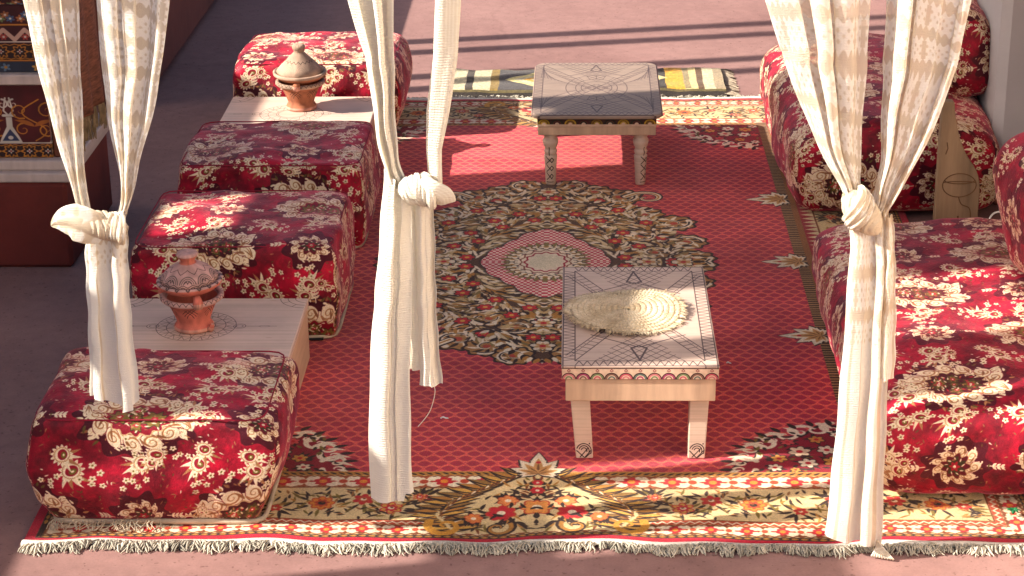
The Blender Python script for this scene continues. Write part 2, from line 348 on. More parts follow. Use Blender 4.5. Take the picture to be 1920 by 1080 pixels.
    for k in range(30):
        f = k / 29; x = np.interp(f, (0, .25, .5, .75, 1), (.19, .235, .20, .12, .03)); y = .05 + f * .29
        for c, L, W, d in ((BLK, .074, .012, 0), ((GLD, (196, 146, 62), (132, 96, 44))[k % 3], .066, .0085, .003)):
            q.leaf(x, y + d, L, W, 2.3 - f * .5 + .3 * (k % 2), c, .35); q.leaf(x + .01, y + d, L * .85, W, .5 + f * .7 - .3 * (k % 2), c, -.35)
        q.leaf(x, y, .05, .003, 2.2 - f * .4, CREAM if k % 3 == 0 else BRN, .35)
    for k in range(60):
        f = rnd.random(); x = rnd.uniform(0, .95) * np.interp(f, (0, .3, .6, 1), (.17, .19, .13, .02)); q.leaf(x, .05 + f * .27, .022 + .02 * rnd.random(), .0036, rnd.random() * 6.28, rnd.choice((BLK, BLK, OLIVE, BRN, GLD)), .35)
    q.scroll(.215, .075, .045, .5, -1, .022, (190, 130, 40), 1.2); q.scroll(.09, .07, .04, 2.2, 1, .02, BLK, 1.2); q.scroll(.09, .07, .036, 2.2, 1, .012, GLD, 1.2)
    for x, y, R, c in ((0, .165, .04, (206, 130, 56)), (.085, .14, .036, RED), (.07, .20, .026, (206, 120, 60)), (0, .255, .018, RED), (0, .295, .014, RED), (.15, .115, .022, (200, 110, 50))):
        for k in range(6): q.leaf(x, y, R * 1.7, .007, rnd.random() * 6.28, BLK, .2)
        q.flower(x, y, R, 7, x * 20, c, CREAM, RUST, midr=.3, fat=1.15)
    for k in range(22): q.leaf(abs(rnd.gauss(0, .08)), rnd.uniform(.06, .24), .03, .005, rnd.random() * 6.28, BLK, .3)
    palm(0, .345, 1.57, .12)
    for yy in (HD, HD - .60): palm(HW - SB + .012, yy, math.pi, .125)
    full = np.concatenate([a[:, ::-1], a], 1); full = np.concatenate([full, full[::-1]], 0)
    r = np.random.RandomState(2)
    full *= (.84 + .32 * r.rand(full.shape[0], full.shape[1], 1)).astype(np.float32)
    full *= (.86 + .28 * vnoise(full.shape[0], full.shape[1], 190, 9) * .7 + .09 * vnoise(full.shape[0], full.shape[1], 40, 12))[..., None]
    fade = .10 * vnoise(full.shape[0], full.shape[1], 260, 15)[..., None]; full = full * (1 - fade) + np.array((.78, .60, .54), np.float32) * fade
    return np.clip(full, 0, 1)

WOOD = (206, 176, 154); PEN = (74, 56, 54)
def wood_base(s, seed):
    n = np.repeat(vnoise(s.H, 12, s.H / 60, seed), -(-s.W // 12), 1)[:, :s.W]; g = np.repeat(vnoise(s.H, 8, 3, seed + 1).mean(1, keepdims=True), s.W, 1)
    s.a *= (.95 + .06 * n + .10 * (g - .5))[..., None]
def tex_bench_top(w, h, seed, arcs=False, wood=(196, 168, 150)):
    """Pen drawing of crossed ladder bands, nets of lozenges and a zigzag rim on bare wood."""
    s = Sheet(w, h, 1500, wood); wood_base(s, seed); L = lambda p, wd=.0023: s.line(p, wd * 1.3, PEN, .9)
    b = .034
    for i in (0.004, b):
        L([(i, i), (w - i, i), (w - i, h - i), (i, h - i), (i, i)])
    n = 30
    for k in range(n):
        y0, y1, y2 = b + (h - 2 * b) * k / n, b + (h - 2 * b) * (k + .5) / n, b + (h - 2 * b) * (k + 1) / n
        for f in (lambda t: t, lambda t: w - t): L([(f(.005), y0), (f(b), y1), (f(.005), y2)], .0019)
    n = 16
    for k in range(n):
        x0, x1, x2 = b + (w - 2 * b) * k / n, b + (w - 2 * b) * (k + .5) / n, b + (w - 2 * b) * (k + 1) / n
        for f in (lambda t: t, lambda t: h - t): L([(x0, f(.005)), (x1, f(b)), (x2, f(.005))], .0019)
    cx, cy = w / 2, h / 2; x0, x1, y0, y1 = b, w - b, b, h - b
    for sx in (-1, 1):
        for sy in (-1, 1):
            A = np.array((cx + sx * (cx - b), cy + sy * (cy - b))); B = np.array((cx - sx * .02, cy - sy * .03)); e = B - A; nn = np.array((-e[1], e[0])) / np.hypot(*e) * .030
            nn *= np.sign(nn[1] * sy) or 1
            L([A, B]); L([A - nn * 1.2 + e * .05, B - nn]); L([A - nn * .82 + e * .05, B - nn * .78], .0014)
            for k in range(2, 18):
                p = A + e * k / 18; L([p, p - nn], .0021)
    for sy in (-1, 1):      # lozenge nets in the end triangles
        for k in range(-11, 12):
            for d in (-1, 1):
                pts = []
                for t in np.linspace(0, 1, 40):
                    x = cx + k * .028 + d * t * .22; y = cy + sy * ((h / 2 - b) - t * .25)
                    lim = (cx - b) * (abs(y - cy) / (cy - b)) - .048
                    if abs(x - cx) < lim: pts.append((x, y))
                if len(pts) > 1: L(pts, .0016)
        L([(cx - .02, cy + sy * (h / 2 - .115)), (cx, cy + sy * (h / 2 - b - .005)), (cx + .02, cy + sy * (h / 2 - .115)), (cx, cy + sy * (h / 2 - .13)), (cx - .02, cy + sy * (h / 2 - .115))], .004)
        for k in (-1, 1): L([(cx, cy + sy * (h / 2 - .12)), (cx + k * .12, cy + sy * (h / 2 - .20))], .003)
    if arcs:
        for sx in (-1, 1):
            for k in range(-14, 15):
                L([(cx + sx * (cx - b), cy + k * .022), (cx + sx * max(.03, (cx - b) * abs(k) / 15 + .02), cy + k * .010)], .0013)
        for R in (.055, .075, .11):
            L([(cx + R * math.cos(t), cy + R * 1.5 * math.sin(t)) for t in np.linspace(0, 6.3, 40)], .002)
        for k in range(20):
            t = k * .314; L([(cx + .075 * math.cos(t), cy + .112 * math.sin(t)), (cx + .11 * math.cos(t), cy + .165 * math.sin(t))], .0016)
    return np.clip(s.a, 0, 1)
def tex_slab_top(w, h):
    s = Sheet(w, h, 1400, (212, 180, 160)); wood_base(s, 31); cx, cy = w * .455, h * .64; L = lambda p, wd=.0018: s.line(p, wd, PEN, .8)
    C_ = lambda x, y, R, a=0, b=6.30: [(x + R * math.cos(t), y + R * math.sin(t)) for t in np.linspace(a, b, 48)]
    for R in (.105, .078, .05, .044): L(C_(cx, cy, R))
    for k in range(20):
        t = k * .314; L([(cx + .078 * math.cos(t), cy + .078 * math.sin(t)), (cx + .105 * math.cos(t), cy + .105 * math.sin(t))])
        L([(cx + .08 * math.cos(t), cy + .08 * math.sin(t)), (cx + .10 * math.cos(t + .157), cy + .10 * math.sin(t + .157)), (cx + .08 * math.cos(t + .314), cy + .08 * math.sin(t + .314))], .0013)
    for k in range(14):
        t = k * .449; L([(cx + .05 * math.cos(t), cy + .05 * math.sin(t)), (cx + .078 * math.cos(t + .22), cy + .078 * math.sin(t + .22)), (cx + .05 * math.cos(t + .449), cy + .05 * math.sin(t + .449))], .0013)
    for d in (-1, 1):
        L(C_(cx + d * .115, cy, .016, 0, 6.3)); L(C_(cx + d * .115, cy, .009, 0, 6.3))
        L([(cx + d * .131, cy), (cx + d * .165, cy), (cx + d * .172, cy + .005), (cx + d * .19, cy + .004), (cx + d * .195, cy), (cx + d * .19, cy - .004), (cx + d * .172, cy - .005), (cx + d * .165, cy)]); L([(cx + d * .195, cy), (cx + d * .212, cy)])
        for e in (1,):
            x, y = (0 if d < 0 else w), h
            for R in (.075, .055, .035): L(C_(x, y, R))
            for k in range(12): t = k * .524; L([(x + .055 * math.cos(t), y + .055 * math.sin(t)), (x + .075 * math.cos(t), y + .075 * math.sin(t))])
    for k in range(9): s.leaf(random.Random(k).random() * w, random.Random(k + 50).random() * h, .02, .0015, 0, (150, 112, 90), op=.5)
    return np.clip(s.a, 0, 1)
def tex_frieze(w, h, dark):
    s = Sheet(w, h, 2200, (206, 174, 148)); n = 9 if dark else 11; per = w / n
    pal = ((150, 120, 30), (40, 44, 34), (176, 140, 40), (66, 26, 30), (120, 90, 30), (30, 30, 26)) if dark else ((190, 110, 110), (150, 60, 90), (110, 120, 80), (120, 84, 70), (180, 80, 90), (90, 100, 90))
    if dark: s.rect(0, h * .30, w, h, (60, 40, 34))
    for k in range(n):
        x = (k + .5) * per; R = per * .52
        for q, c in ((1, (58, 34, 30)), (.86, pal[k % 6]), (.62, (206, 174, 148)), (.5, pal[(k + 2) % 6]), (.3, (206, 174, 148))):
            if dark: s.ell(x, h * .28, R * q, h * .66 * q, 0, c if q != .62 else (90, 50, 36))
            else: s.ell(x, 0, R * q, h * .62 * q, 0, c)
        if not dark:
            s.line([(x - .004, h * .78), (x, h * .93), (x + .004, h * .78), (x, h * .7), (x - .004, h * .78)], .002, (130, 60, 60))
    if dark: s.rect(0, 0, w, h * .26, (206, 174, 148))
    s.line([(0, h * .985), (w, h * .985)], .002, PEN)
    s.a *= (.93 + .12 * vnoise(s.H, s.W, 14, 3))[..., None]
    return np.clip(s.a, 0, 1)
def tex_leg(w, h, turned):
    s = Sheet(w, h, 1800, (206, 178, 156)); wood_base(s, 77); L = lambda p, wd=.0026: s.line(p, wd, (48, 34, 34))
    if turned:
        for cx in (w * .12, w * .62):
            for y in (.02, .05, .08):
                L([(cx - .010, y), (cx + .002, y + .012), (cx - .010, y + .026)]); L([(cx + .008, y + .004), (cx + .014, y + .014), (cx + .008, y + .022), (cx + .002, y + .014), (cx + .008, y + .004)])
            L([(cx - .012, .012), (cx + .014, .012)]); L([(cx, .11), (cx, .14)])
    else:
        for cx in (w * .125, w * .375, w * .625, w * .875):
            for R in (.020, .014, .008): L([(cx + R * math.cos(t), .022 + R * math.sin(t)) for t in np.linspace(-.4, 2.8, 16)])
            L([(cx - .02, .022), (cx, .002), (cx + .02, .024)]); L([(cx - .012, .004), (cx + .012, .030)]); L([(cx + .002, .002), (cx + .018, .016)])
            s.ell(cx + .016, .042, .002, .002, 0, (48, 34, 34))
    return np.clip(s.a, 0, 1)
def tex_pot(lid, plain):
    """Incised and painted bands on fired clay; x runs once round, y up."""
    clay = (196, 106, 88) if not plain else (158, 98, 70); pale = (190, 146, 136) if not plain else (170, 140, 118)
    s = Sheet(.5, .16, 1600, clay); L = lambda p, wd=.0022, c=(60, 44, 40): s.line(p, wd, c, .9)
    if lid:
        s.rect(0, .045, .5, .16, pale)
        if not plain: s.rect(0, .115, .5, .138, (196, 112, 92))
        n = 9; per = .5 / n
        for k in range(n):
            x = (k + .5) * per
            for R, wd in ((.024, .003), (.018, .002), (.012, .002)): L([(x + R * math.cos(t), .060 + R * 1.0 * math.sin(t)) for t in np.linspace(0, 3.14, 16)], wd if not plain else .0012, (96, 80, 72) if not plain else (150, 124, 104))
            if not plain: L([(x - .012, .062), (x - .004, .07), (x, .062), (x + .004, .07), (x + .012, .062)], .002)
        for y in ((.048, .054) if not plain else (.09,)):
            L([(i * per / 4, y + (.004 if i % 2 else -.003)) for i in range(n * 4 + 1)], .0018)
        if not plain: L([(i * per / 2, .095 + (.007 if i % 2 else -.006)) for i in range(n * 2 + 1)], .0016)
    else:
        s.rect(0, .128, .5, .16, pale); s.rect(0, 0, .5, .022, (196, 138, 118))
        for k in range(6):
            x = .5 * (k + .26) / 6
            for a in (-1, 1):
                L([(x - .022, .07 + a * .022), (x + .022, .07 - a * .022)]); L([(x - .014, .07 + a * .026), (x + .028, .07 - a * .014)]); L([(x - .028, .07 + a * .014), (x + .014, .07 - a * .026)])
            L([(x - .012, .1), (x, .108), (x + .012, .1)], .0018)
        L([(i * .5 / 60, .143 + (.006 if i % 2 else -.006)) for i in range(61)], .0017)
    s.a *= (.86 + .26 * vnoise(s.H, s.W, 30, 5) * 1.0)[..., None]
    s.a *= (.92 + .16 * np.random.RandomState(1).rand(s.H, s.W, 1)).astype(np.float32)
    return np.clip(s.a, 0, 1)
def tex_kilim():
    w, h = 1.14, .40; s = Sheet(w, h, 700, (70, 64, 62)); CR = (186, 172, 136); YE = (196, 142, 44); DK = (44, 36, 30)
    s.rect(0, 0, w, .03, DK); s.rect(0, .365, w, h, (66, 54, 34)); s.rect(0, .03, w, .05, (90, 78, 48)); s.rect(0, .345, w, .365, (120, 100, 56))
    for x0, x1, c in ((0, .07, CR), (.07, .10, (60, 50, 40)), (.10, .17, CR), (.17, .205, (130, 104, 50)), (.90, .975, YE), (.86, .9, DK), (.975, 1.03, (196, 172, 118)), (1.03, 1.055, (90, 64, 40)), (1.055, 1.10, CR), (1.10, 1.14, (150, 130, 100))):
        s.rect(x0, .045, x1, .35, c)
    for cx in (.36, .78, .57):
        for q, c in ((1, (202, 184, 122)), (.72, CR), (.42, YE), (.2, CR)): s.poly([(cx - .13 * q, .2), (cx, .2 - .105 * q), (cx + .13 * q, .2), (cx, .2 + .105 * q)], c)
    for k in range(22): s.rect(.976, .05 + k * .0136, 1.0, .057 + k * .0136, DK)
    s.a *= (.75 + .25 * vnoise(s.H, s.W, 5, 2) + .25 * np.random.RandomState(3).rand(s.H, s.W))[..., None].astype(np.float32)
    return np.clip(s.a, 0, 1)
def tex_chest(kind):
    """Painted cabinet panels: arabesque panel and banded upper board."""
    OR, WH, DR, BL = (176, 112, 34), (196, 184, 168), (74, 16, 18), (44, 50, 78)
    w = 1.5
    if kind == 'panel':
        h = .235; s = Sheet(w, h, 900, DR)
        for k in range(12):
            x = .03 + k * .13
            s.line([(x + .03 * math.sin(t * 2.2), .055 + .13 * t / 3.1) for t in np.linspace(0, 3.1, 16)], .004, OR)
            for d in (-1, 1):
                s.scroll(x + d * .035, .15, .026, 1.2 * d, d, .005, OR, 1.3); s.scroll(x + d * .03, .09, .022, -1.0 * d, -d, .005, OR, 1.2); s.leaf(x, .1, .055, .007, 1.57 + d * .9, (150, 84, 30), .3 * d)
            x2 = x + .065
            s.poly([(x2 - .030, .05), (x2 + .030, .05), (x2 + .022, .07), (x2 + .008, .10), (x2 + .008, .13), (x2 - .008, .13), (x2 - .008, .10), (x2 - .022, .07)], WH)
            s.poly([(x2 - .022, .055), (x2 + .022, .055), (x2 + .014, .07), (x2, .092), (x2 - .014, .07)], BL)
            s.line([(x2 - .014, .135), (x2 + .014, .135)], .008, WH)
            for d in (-1, 1): s.scroll(x2 + d * .014, .17, .016, 1.57, d, .006, WH, 1.1); s.line([(x2, .135), (x2 + d * .012, .15), (x2 + d * .005, .19)], .005, WH)
            s.ell(x2, .065, .007, .006, 0, WH)
        band = ((.0, .044),); s.rect(0, .046, w, .05, WH)
    else:
        h = .215; s = Sheet(w, h, 900, (58, 14, 16))
        s.rect(0, .0, w, .035, (40, 44, 58))
        for k in range(20): s.flower(.04 + k * .08, .017, .014, 5, k, (90, 110, 130) if k % 2 else (176, 130, 60), OR, midr=.3)
        s.rect(0, .036, w, .041, OR); s.rect(0, .096, w, .100, WH); band = ((.042, .092),)
        s.line([(k * .0275, .105 + (.032 if k % 2 else 0)) for k in range(56)], .012, (190, 150, 130))
        for k in range(28): s.flower(.0275 + k * .055, .114, .011, 6, 0, (160, 60, 50), WH, midr=.3)
        s.rect(0, .150, w, .155, OR)
        for k in range(30):
            for j in range(3): s.flower(k * .05 + j * .012, .172 + .012 * (j % 2), .013, 6, k + j, ((60, 80, 110), (90, 100, 60), (150, 90, 50))[(k + j) % 3], WH, midr=.25)
    for a, b in band:
        m = (a + b) / 2; s.rect(0, a, w, b, (36, 14, 14))
        for k in range(32):
            x = k * .048; s.ros(x, m, .017, 8, .2, 0, OR, ring=.0025); s.flower(x, m, .008, 4, 0, WH, (150, 30, 30), midr=.3); s.line([(x + .017, m), (x + .031, m)], .003, OR)
        for e in (a + .003, b - .003): s.line([(k * .012, e + (.002 if k % 2 else -.002)) for k in range(126)], .003, OR)
    s.a *= (.85 + .22 * vnoise(s.H, s.W, 22, 4))[..., None]
    return np.clip(s.a, 0, 1)
def tex_lace():
    """Curtain weave as cover (bright = dense knit, dark = open net); one repeat is 0.16 m high and 0.06 m wide."""
    s = Sheet(.06, .16, 2400, (112, 112, 112), wrap=True)
    s.rect(-.01, .034, .07, .124, (232, 232, 232))
    for k in range(-1, 5):                              # dense serrated band with small diamond eyelets
        x = k * .015; s.poly([(x + .0005, .035), (x + .0075, .010), (x + .0145, .035)], (232, 232, 232)); s.poly([(x + .0005, .123), (x + .0075, .148), (x + .0145, .123)], (232, 232, 232))
        for y in (.060, .098): s.poly([(x + .0075 - .0024, y), (x + .0075, y - .010), (x + .0075 + .0024, y), (x + .0075, y + .010)], (132, 132, 132))
        s.poly([(x - .0022, .079), (x, .070), (x + .0022, .079), (x, .088)], (160, 160, 160))
    Y, X = np.mgrid[0:s.H, 0:s.W] / s.ppm
    net = ((np.sin(X * 2 * math.pi / .003) * np.sin(Y * 2 * math.pi / .004)) > .35)
    s.a -= (net * .12 * (s.a[..., 0] < .6))[..., None]
    s.a *= (1 + .07 * np.sin(X * 2 * math.pi / .0025))[..., None]
    for _ in range(16): s.a = (s.a + np.roll(s.a, 1, 0) + np.roll(s.a, -1, 0) + np.roll(s.a, 1, 1) + np.roll(s.a, -1, 1)) / 5
    return np.clip(s.a, 0, 1)
# ---------------------------------------------------------------- materials
def picture(name, a):
    h, w = a.shape[:2]; im = bpy.data.images.new(name, w, h, alpha=False)
    px = np.ones((h, w, 4), np.float32); px[..., :3] = a; im.pixels.foreach_set(px.ravel()); im.update(); im.pack(); return im
def lin(c): return tuple(((x / 255) / 12.92 if x <= 10 else ((x / 255 + .055) / 1.055) ** 2.4) for x in c) + (1,)
class Mat:
    def __init__(s, name, rough=.8, spec=.3):
        s.m = bpy.data.materials.new(name); s.m.use_nodes = True; s.n = s.m.node_tree.nodes; s.l = s.m.node_tree.links
        s.b = s.n['Principled BSDF']; s.b.inputs['Roughness'].default_value = rough; s.b.inputs['Specular IOR Level'].default_value = spec
    def node(s, t, **k):
        n = s.n.new(t)
        for a, v in k.items():
            if a.startswith('i_'): n.inputs[a[2:].replace('_', ' ')].default_value = v
            else: setattr(n, a, v)
        return n
    def link(s, a, b): s.l.new(a, b)
    def noise(s, scale, detail=4, coord='Object', rough=.6, stretch=None):
        tc = s.node('ShaderNodeTexCoord'); o = tc.outputs[coord]
        if stretch:
            mp = s.node('ShaderNodeMapping'); mp.inputs['Scale'].default_value = stretch; s.link(o, mp.inputs['Vector']); o = mp.outputs[0]
        n = s.node('ShaderNodeTexNoise'); n.inputs['Scale'].default_value = scale; n.inputs['Detail'].default_value = detail; n.inputs['Roughness'].default_value = rough
        s.link(o, n.inputs['Vector']); return n.outputs['Fac']
    def ramp(s, fac, stops):
        r = s.node('ShaderNodeValToRGB'); e = r.color_ramp.elements
        while len(e) < len(stops): e.new(.5)
        for k, (p, c) in enumerate(stops): e[k].position = p; e[k].color = lin(c) if len(c) == 3 else c
        s.link(fac, r.inputs[0]); return r.outputs[0]
    def mul(s, a, fac_out, lo, hi):
        mr = s.node('ShaderNodeMapRange'); mr.inputs['From Min'].default_value = .3; mr.inputs['From Max'].default_value = .7; mr.inputs['To Min'].default_value = lo; mr.inputs['To Max'].default_value = hi
        s.link(fac_out, mr.inputs['Value']); mx = s.node('ShaderNodeMix', data_type='RGBA', blend_type='MULTIPLY'); mx.inputs[0].default_value = 1
        s.link(a, mx.inputs[6]); s.link(mr.outputs[0], mx.inputs[7]); return mx.outputs[2]
    def bump(s, h, strength, dist=.01):
        b = s.node('ShaderNodeBump'); b.inputs['Strength'].default_value = strength; b.inputs['Distance'].default_value = dist
        prev = s.b.inputs['Normal'].links
        if prev: s.link(prev[0].from_socket, b.inputs['Normal'])
        s.link(h, b.inputs['Height']); s.link(b.outputs[0], s.b.inputs['Normal'])
    def base(s, o): s.link(o, s.b.inputs['Base Color'])
    def sheen(s, w, r=.4, tint=(1, .8, .8)):
        s.b.inputs['Sheen Weight'].default_value = w; s.b.inputs['Sheen Roughness'].default_value = r; s.b.inputs['Sheen Tint'].default_value = tint + (1,)
def flat(name, c, rough=.8, var=.25, scale=6, bump=.15, bscale=60, spec=.3, stretch=None):
    m = Mat(name, rough, spec); c2 = tuple(x * (1 - var) for x in c)
    m.base(m.ramp(m.noise(scale, 6, stretch=stretch), [(.3, c2), (.7, c)])); m.bump(m.noise(bscale, 4, stretch=stretch), bump, .004); return m.m
def printed(name, arr, rough=.8, sheen=0, bump=.0, grain=0, gscale=200, tint=(1, .8, .8), spec=.25, gdist=.003):
    m = Mat(name, rough, spec); t = m.node('ShaderNodeTexImage'); t.image = picture(name, arr); t.interpolation = 'Cubic'
    uv = m.node('ShaderNodeUVMap'); uv.uv_map = 'UVMap'; m.link(uv.outputs[0], t.inputs[0]); o = t.outputs[0]
    o = m.mul(o, m.noise(7, 5), .88, 1.08); m.base(o)
    if bump: m.bump(t.outputs[0], bump, .004)
    if grain: m.bump(m.noise(gscale, 3), grain, gdist)
    if sheen: m.sheen(sheen, .35, tint)
    return m
# ---------------------------------------------------------------- objects
def mesh(name, V, F, uv=None, smooth=True):
    me = bpy.data.meshes.new(name); me.from_pydata([tuple(v) for v in V], [], F); me.update()
    if uv is not None:
        l = me.uv_layers.new(name='UVMap'); l.data.foreach_set('uv', np.asarray(uv, np.float32).ravel())
    if smooth: me.polygons.foreach_set('use_smooth', [True] * len(me.polygons))
    return me
def obj(name, me, mat=None, parent=None, loc=None, rot=None):
    o = bpy.data.objects.new(name, me); COL.objects.link(o)
    if mat is not None and not me.materials: me.materials.append(mat)
    if parent is not None: o.parent = parent
    if loc is not None: o.location = loc
    if rot is not None: o.rotation_euler = rot
    return o
def tag(o, label=None, cat=None, group=None, kind=None):
    for k, v in (('label', label), ('category', cat), ('group', group), ('kind', kind)):
        if v: o[k] = v
    return o
def thing(name, loc, label, cat, group=None, rz=0):
    o = bpy.data.objects.new(name, None); o.empty_display_size = .1; COL.objects.link(o); o.location = loc; o.rotation_euler = (0, 0, rz)
    return tag(o, label, cat, group)
def nz(x, y, z, s, seed=0): return noise.noise(Vector((x * s + seed * 7.3, y * s - seed * 3.1, z * s + seed)))
class Geo:
    """collects polygons (with optional uv) for ONE mesh"""
    def __init__(s): s.V, s.F, s.U = [], [], []
    def grid(s, P, uv=None, close=False, flip=False):
        """P: (n, m, 3) array"""
        n, m = P.shape[:2]; o = len(s.V); s.V.extend(map(tuple, P.reshape(-1, 3)))
        for i in range(n - 1):
            for j in range(m if close else m - 1):
                k = (j + 1) % m; q = (o + i * m + j, o + i * m + k, o + (i + 1) * m + k, o + (i + 1) * m + j)
                if uv is not None:
                    k2 = j + 1; w = (uv[i, j], uv[i, k2], uv[i + 1, k2], uv[i + 1, j])
                else: w = ((0, 0),) * 4
                if flip: q, w = q[::-1], w[::-1]
                s.F.append(q); s.U.extend(w)
    def cap(s, idx): s.F.append(tuple(idx)); s.U.extend(((0, 0),) * len(idx))
    def box(s, x0, x1, y0, y1, z0, z1, bev=.0, top_uv=None, taper=None):
        """a bevelled box; top_uv maps the top sheet to 0..1; faces get metric uv"""
        b = bev; o = len(s.V)
        if b <= 0:
            pts = [(x, y, z) for z in (z0, z1) for x, y in ((x0, y0), (x1, y0), (x1, y1), (x0, y1))]; s.V += pts
            fs = [(3, 2, 1, 0), (4, 5, 6, 7), (0, 1, 5, 4), (1, 2, 6, 5), (2, 3, 7, 6), (3, 0, 4, 7)]
        else:
            pts = []
            for z, i in ((z0, b), (z0 + b, 0), (z1 - b, 0), (z1, b)):
                X0, X1, Y0, Y1 = x0 + i, x1 - i, y0 + i, y1 - i; c = b - i
                pts += [(X0 + c, Y0, z), (X1 - c, Y0, z), (X1, Y0 + c, z), (X1, Y1 - c, z), (X1 - c, Y1, z), (X0 + c, Y1, z), (X0, Y1 - c, z), (X0, Y0 + c, z)]
            s.V += pts; fs = [tuple(range(7, -1, -1)), tuple(range(24, 32))]
            for r in range(3):
                for k in range(8): fs.append((r * 8 + k, r * 8 + (k + 1) % 8, r * 8 + 8 + (k + 1) % 8, r * 8 + 8 + k))
        for f in fs:
            s.F.append(tuple(o + k for k in f))
            P = [pts[k] for k in f]; zz = [p[2] for p in P]
            if max(zz) - min(zz) < 1e-6: s.U += [((p[0] - x0) / (x1 - x0), (p[1] - y0) / (y1 - y0)) for p in P]
            else:
                xs = [p[0] for p in P]; hor = max(xs) - min(xs) > .5 * (x1 - x0)
                s.U += [(((p[0] - x0) / (x1 - x0)) if hor else (p[1] - y0) / (y1 - y0), (p[2] - z0) / (z1 - z0)) for p in P]
    def hexa(s, P):
        """8 corner points: bottom ring then top ring, counter-clockwise; u runs once round, v up"""
        o = len(s.V); s.V += [tuple(p) for p in P]
        s.F += [(o + 3, o + 2, o + 1, o), (o + 4, o + 5, o + 6, o + 7)]; s.U += [(.5, .5)] * 8
        for k in range(4):
            j = (k + 1) % 4; s.F.append((o + k, o + j, o + 4 + j, o + 4 + k)); s.U += [(k / 4, 0), ((k + 1) / 4, 0), ((k + 1) / 4, 1), (k / 4, 1)]
    def lathe(s, prof, n=40, c=(0, 0, 0), vs=None):
        pr = np.array(prof, float); t = np.linspace(0, 2 * math.pi, n, endpoint=False)
        P = np.stack([pr[:, :1] * np.cos(t) + c[0], pr[:, :1] * np.sin(t) + c[1], np.repeat(pr[:, 1:2], n, 1) + c[2]], 2)
        d = np.r_[0, np.cumsum(np.hypot(*np.diff(pr, axis=0).T))]
        v = d if vs is None else np.array(vs, float)
        uv = np.stack(np.meshgrid(np.linspace(0, 1, n + 1), v), 2)
        s.grid(P, uv, close=True)
    def sweep(s, path, ra, rb, n=14, side=(0, 1, 0), ridge=None, caps=True):
        """tube along path; ra across, rb along `side`"""
        P = np.array(path, float); m = len(P); T = np.gradient(P, axis=0); T /= np.linalg.norm(T, axis=1)[:, None] + 1e-9
        S = np.array(side, float)[None] - T * (T @ np.array(side, float))[:, None]; S /= np.linalg.norm(S, axis=1)[:, None] + 1e-9
        B = np.cross(T, S); t = np.linspace(0, 2 * math.pi, n, endpoint=False)
        ra = np.broadcast_to(ra, (m,)); rb = np.broadcast_to(rb, (m,)); k = 1.0
        if ridge is not None: k = 1 + ridge[0] * np.cos(ridge[1] * t[None] + ridge[2] * np.linspace(0, 1, m)[:, None] + ridge[3])
        G = P[:, None] + B[:, None] * (ra[:, None] * np.cos(t) * k)[..., None] + S[:, None] * (rb[:, None] * np.sin(t) * k)[..., None]
        L = np.r_[0, np.cumsum(np.linalg.norm(np.diff(P, axis=0), axis=1))]
        o = len(s.V); s.grid(G, np.stack(np.meshgrid(np.linspace(0, 1, n + 1), L * 10), 2), close=True)
        if caps: s.cap([o + j for j in range(n - 1, -1, -1)]); s.cap([o + (m - 1) * n + j for j in range(n)])
    def me(s, name, smooth=True): return mesh(name, s.V, s.F, s.U, smooth)
def smooth_path(pts, n):
    P = np.array(pts, float); t = np.linspace(0, len(P) - 1, n); out = []
    for x in t:
        i = min(int(x), len(P) - 2); f = x - i; p0, p1, p2, p3 = P[max(i - 1, 0)], P[i], P[i + 1], P[min(i + 2, len(P) - 1)]
        out.append(.5 * ((2 * p1) + (p2 - p0) * f + (2 * p0 - 5 * p1 + 4 * p2 - p3) * f * f + (3 * p1 - p0 - 3 * p2 + p3) * f ** 3))
    return np.array(out)
def bevel(o, w=.004, seg=2):
    m = o.modifiers.new('bevel', 'BEVEL'); m.width = w; m.segments = seg; m.limit_method = 'ANGLE'; m.angle_limit = R(40); return o
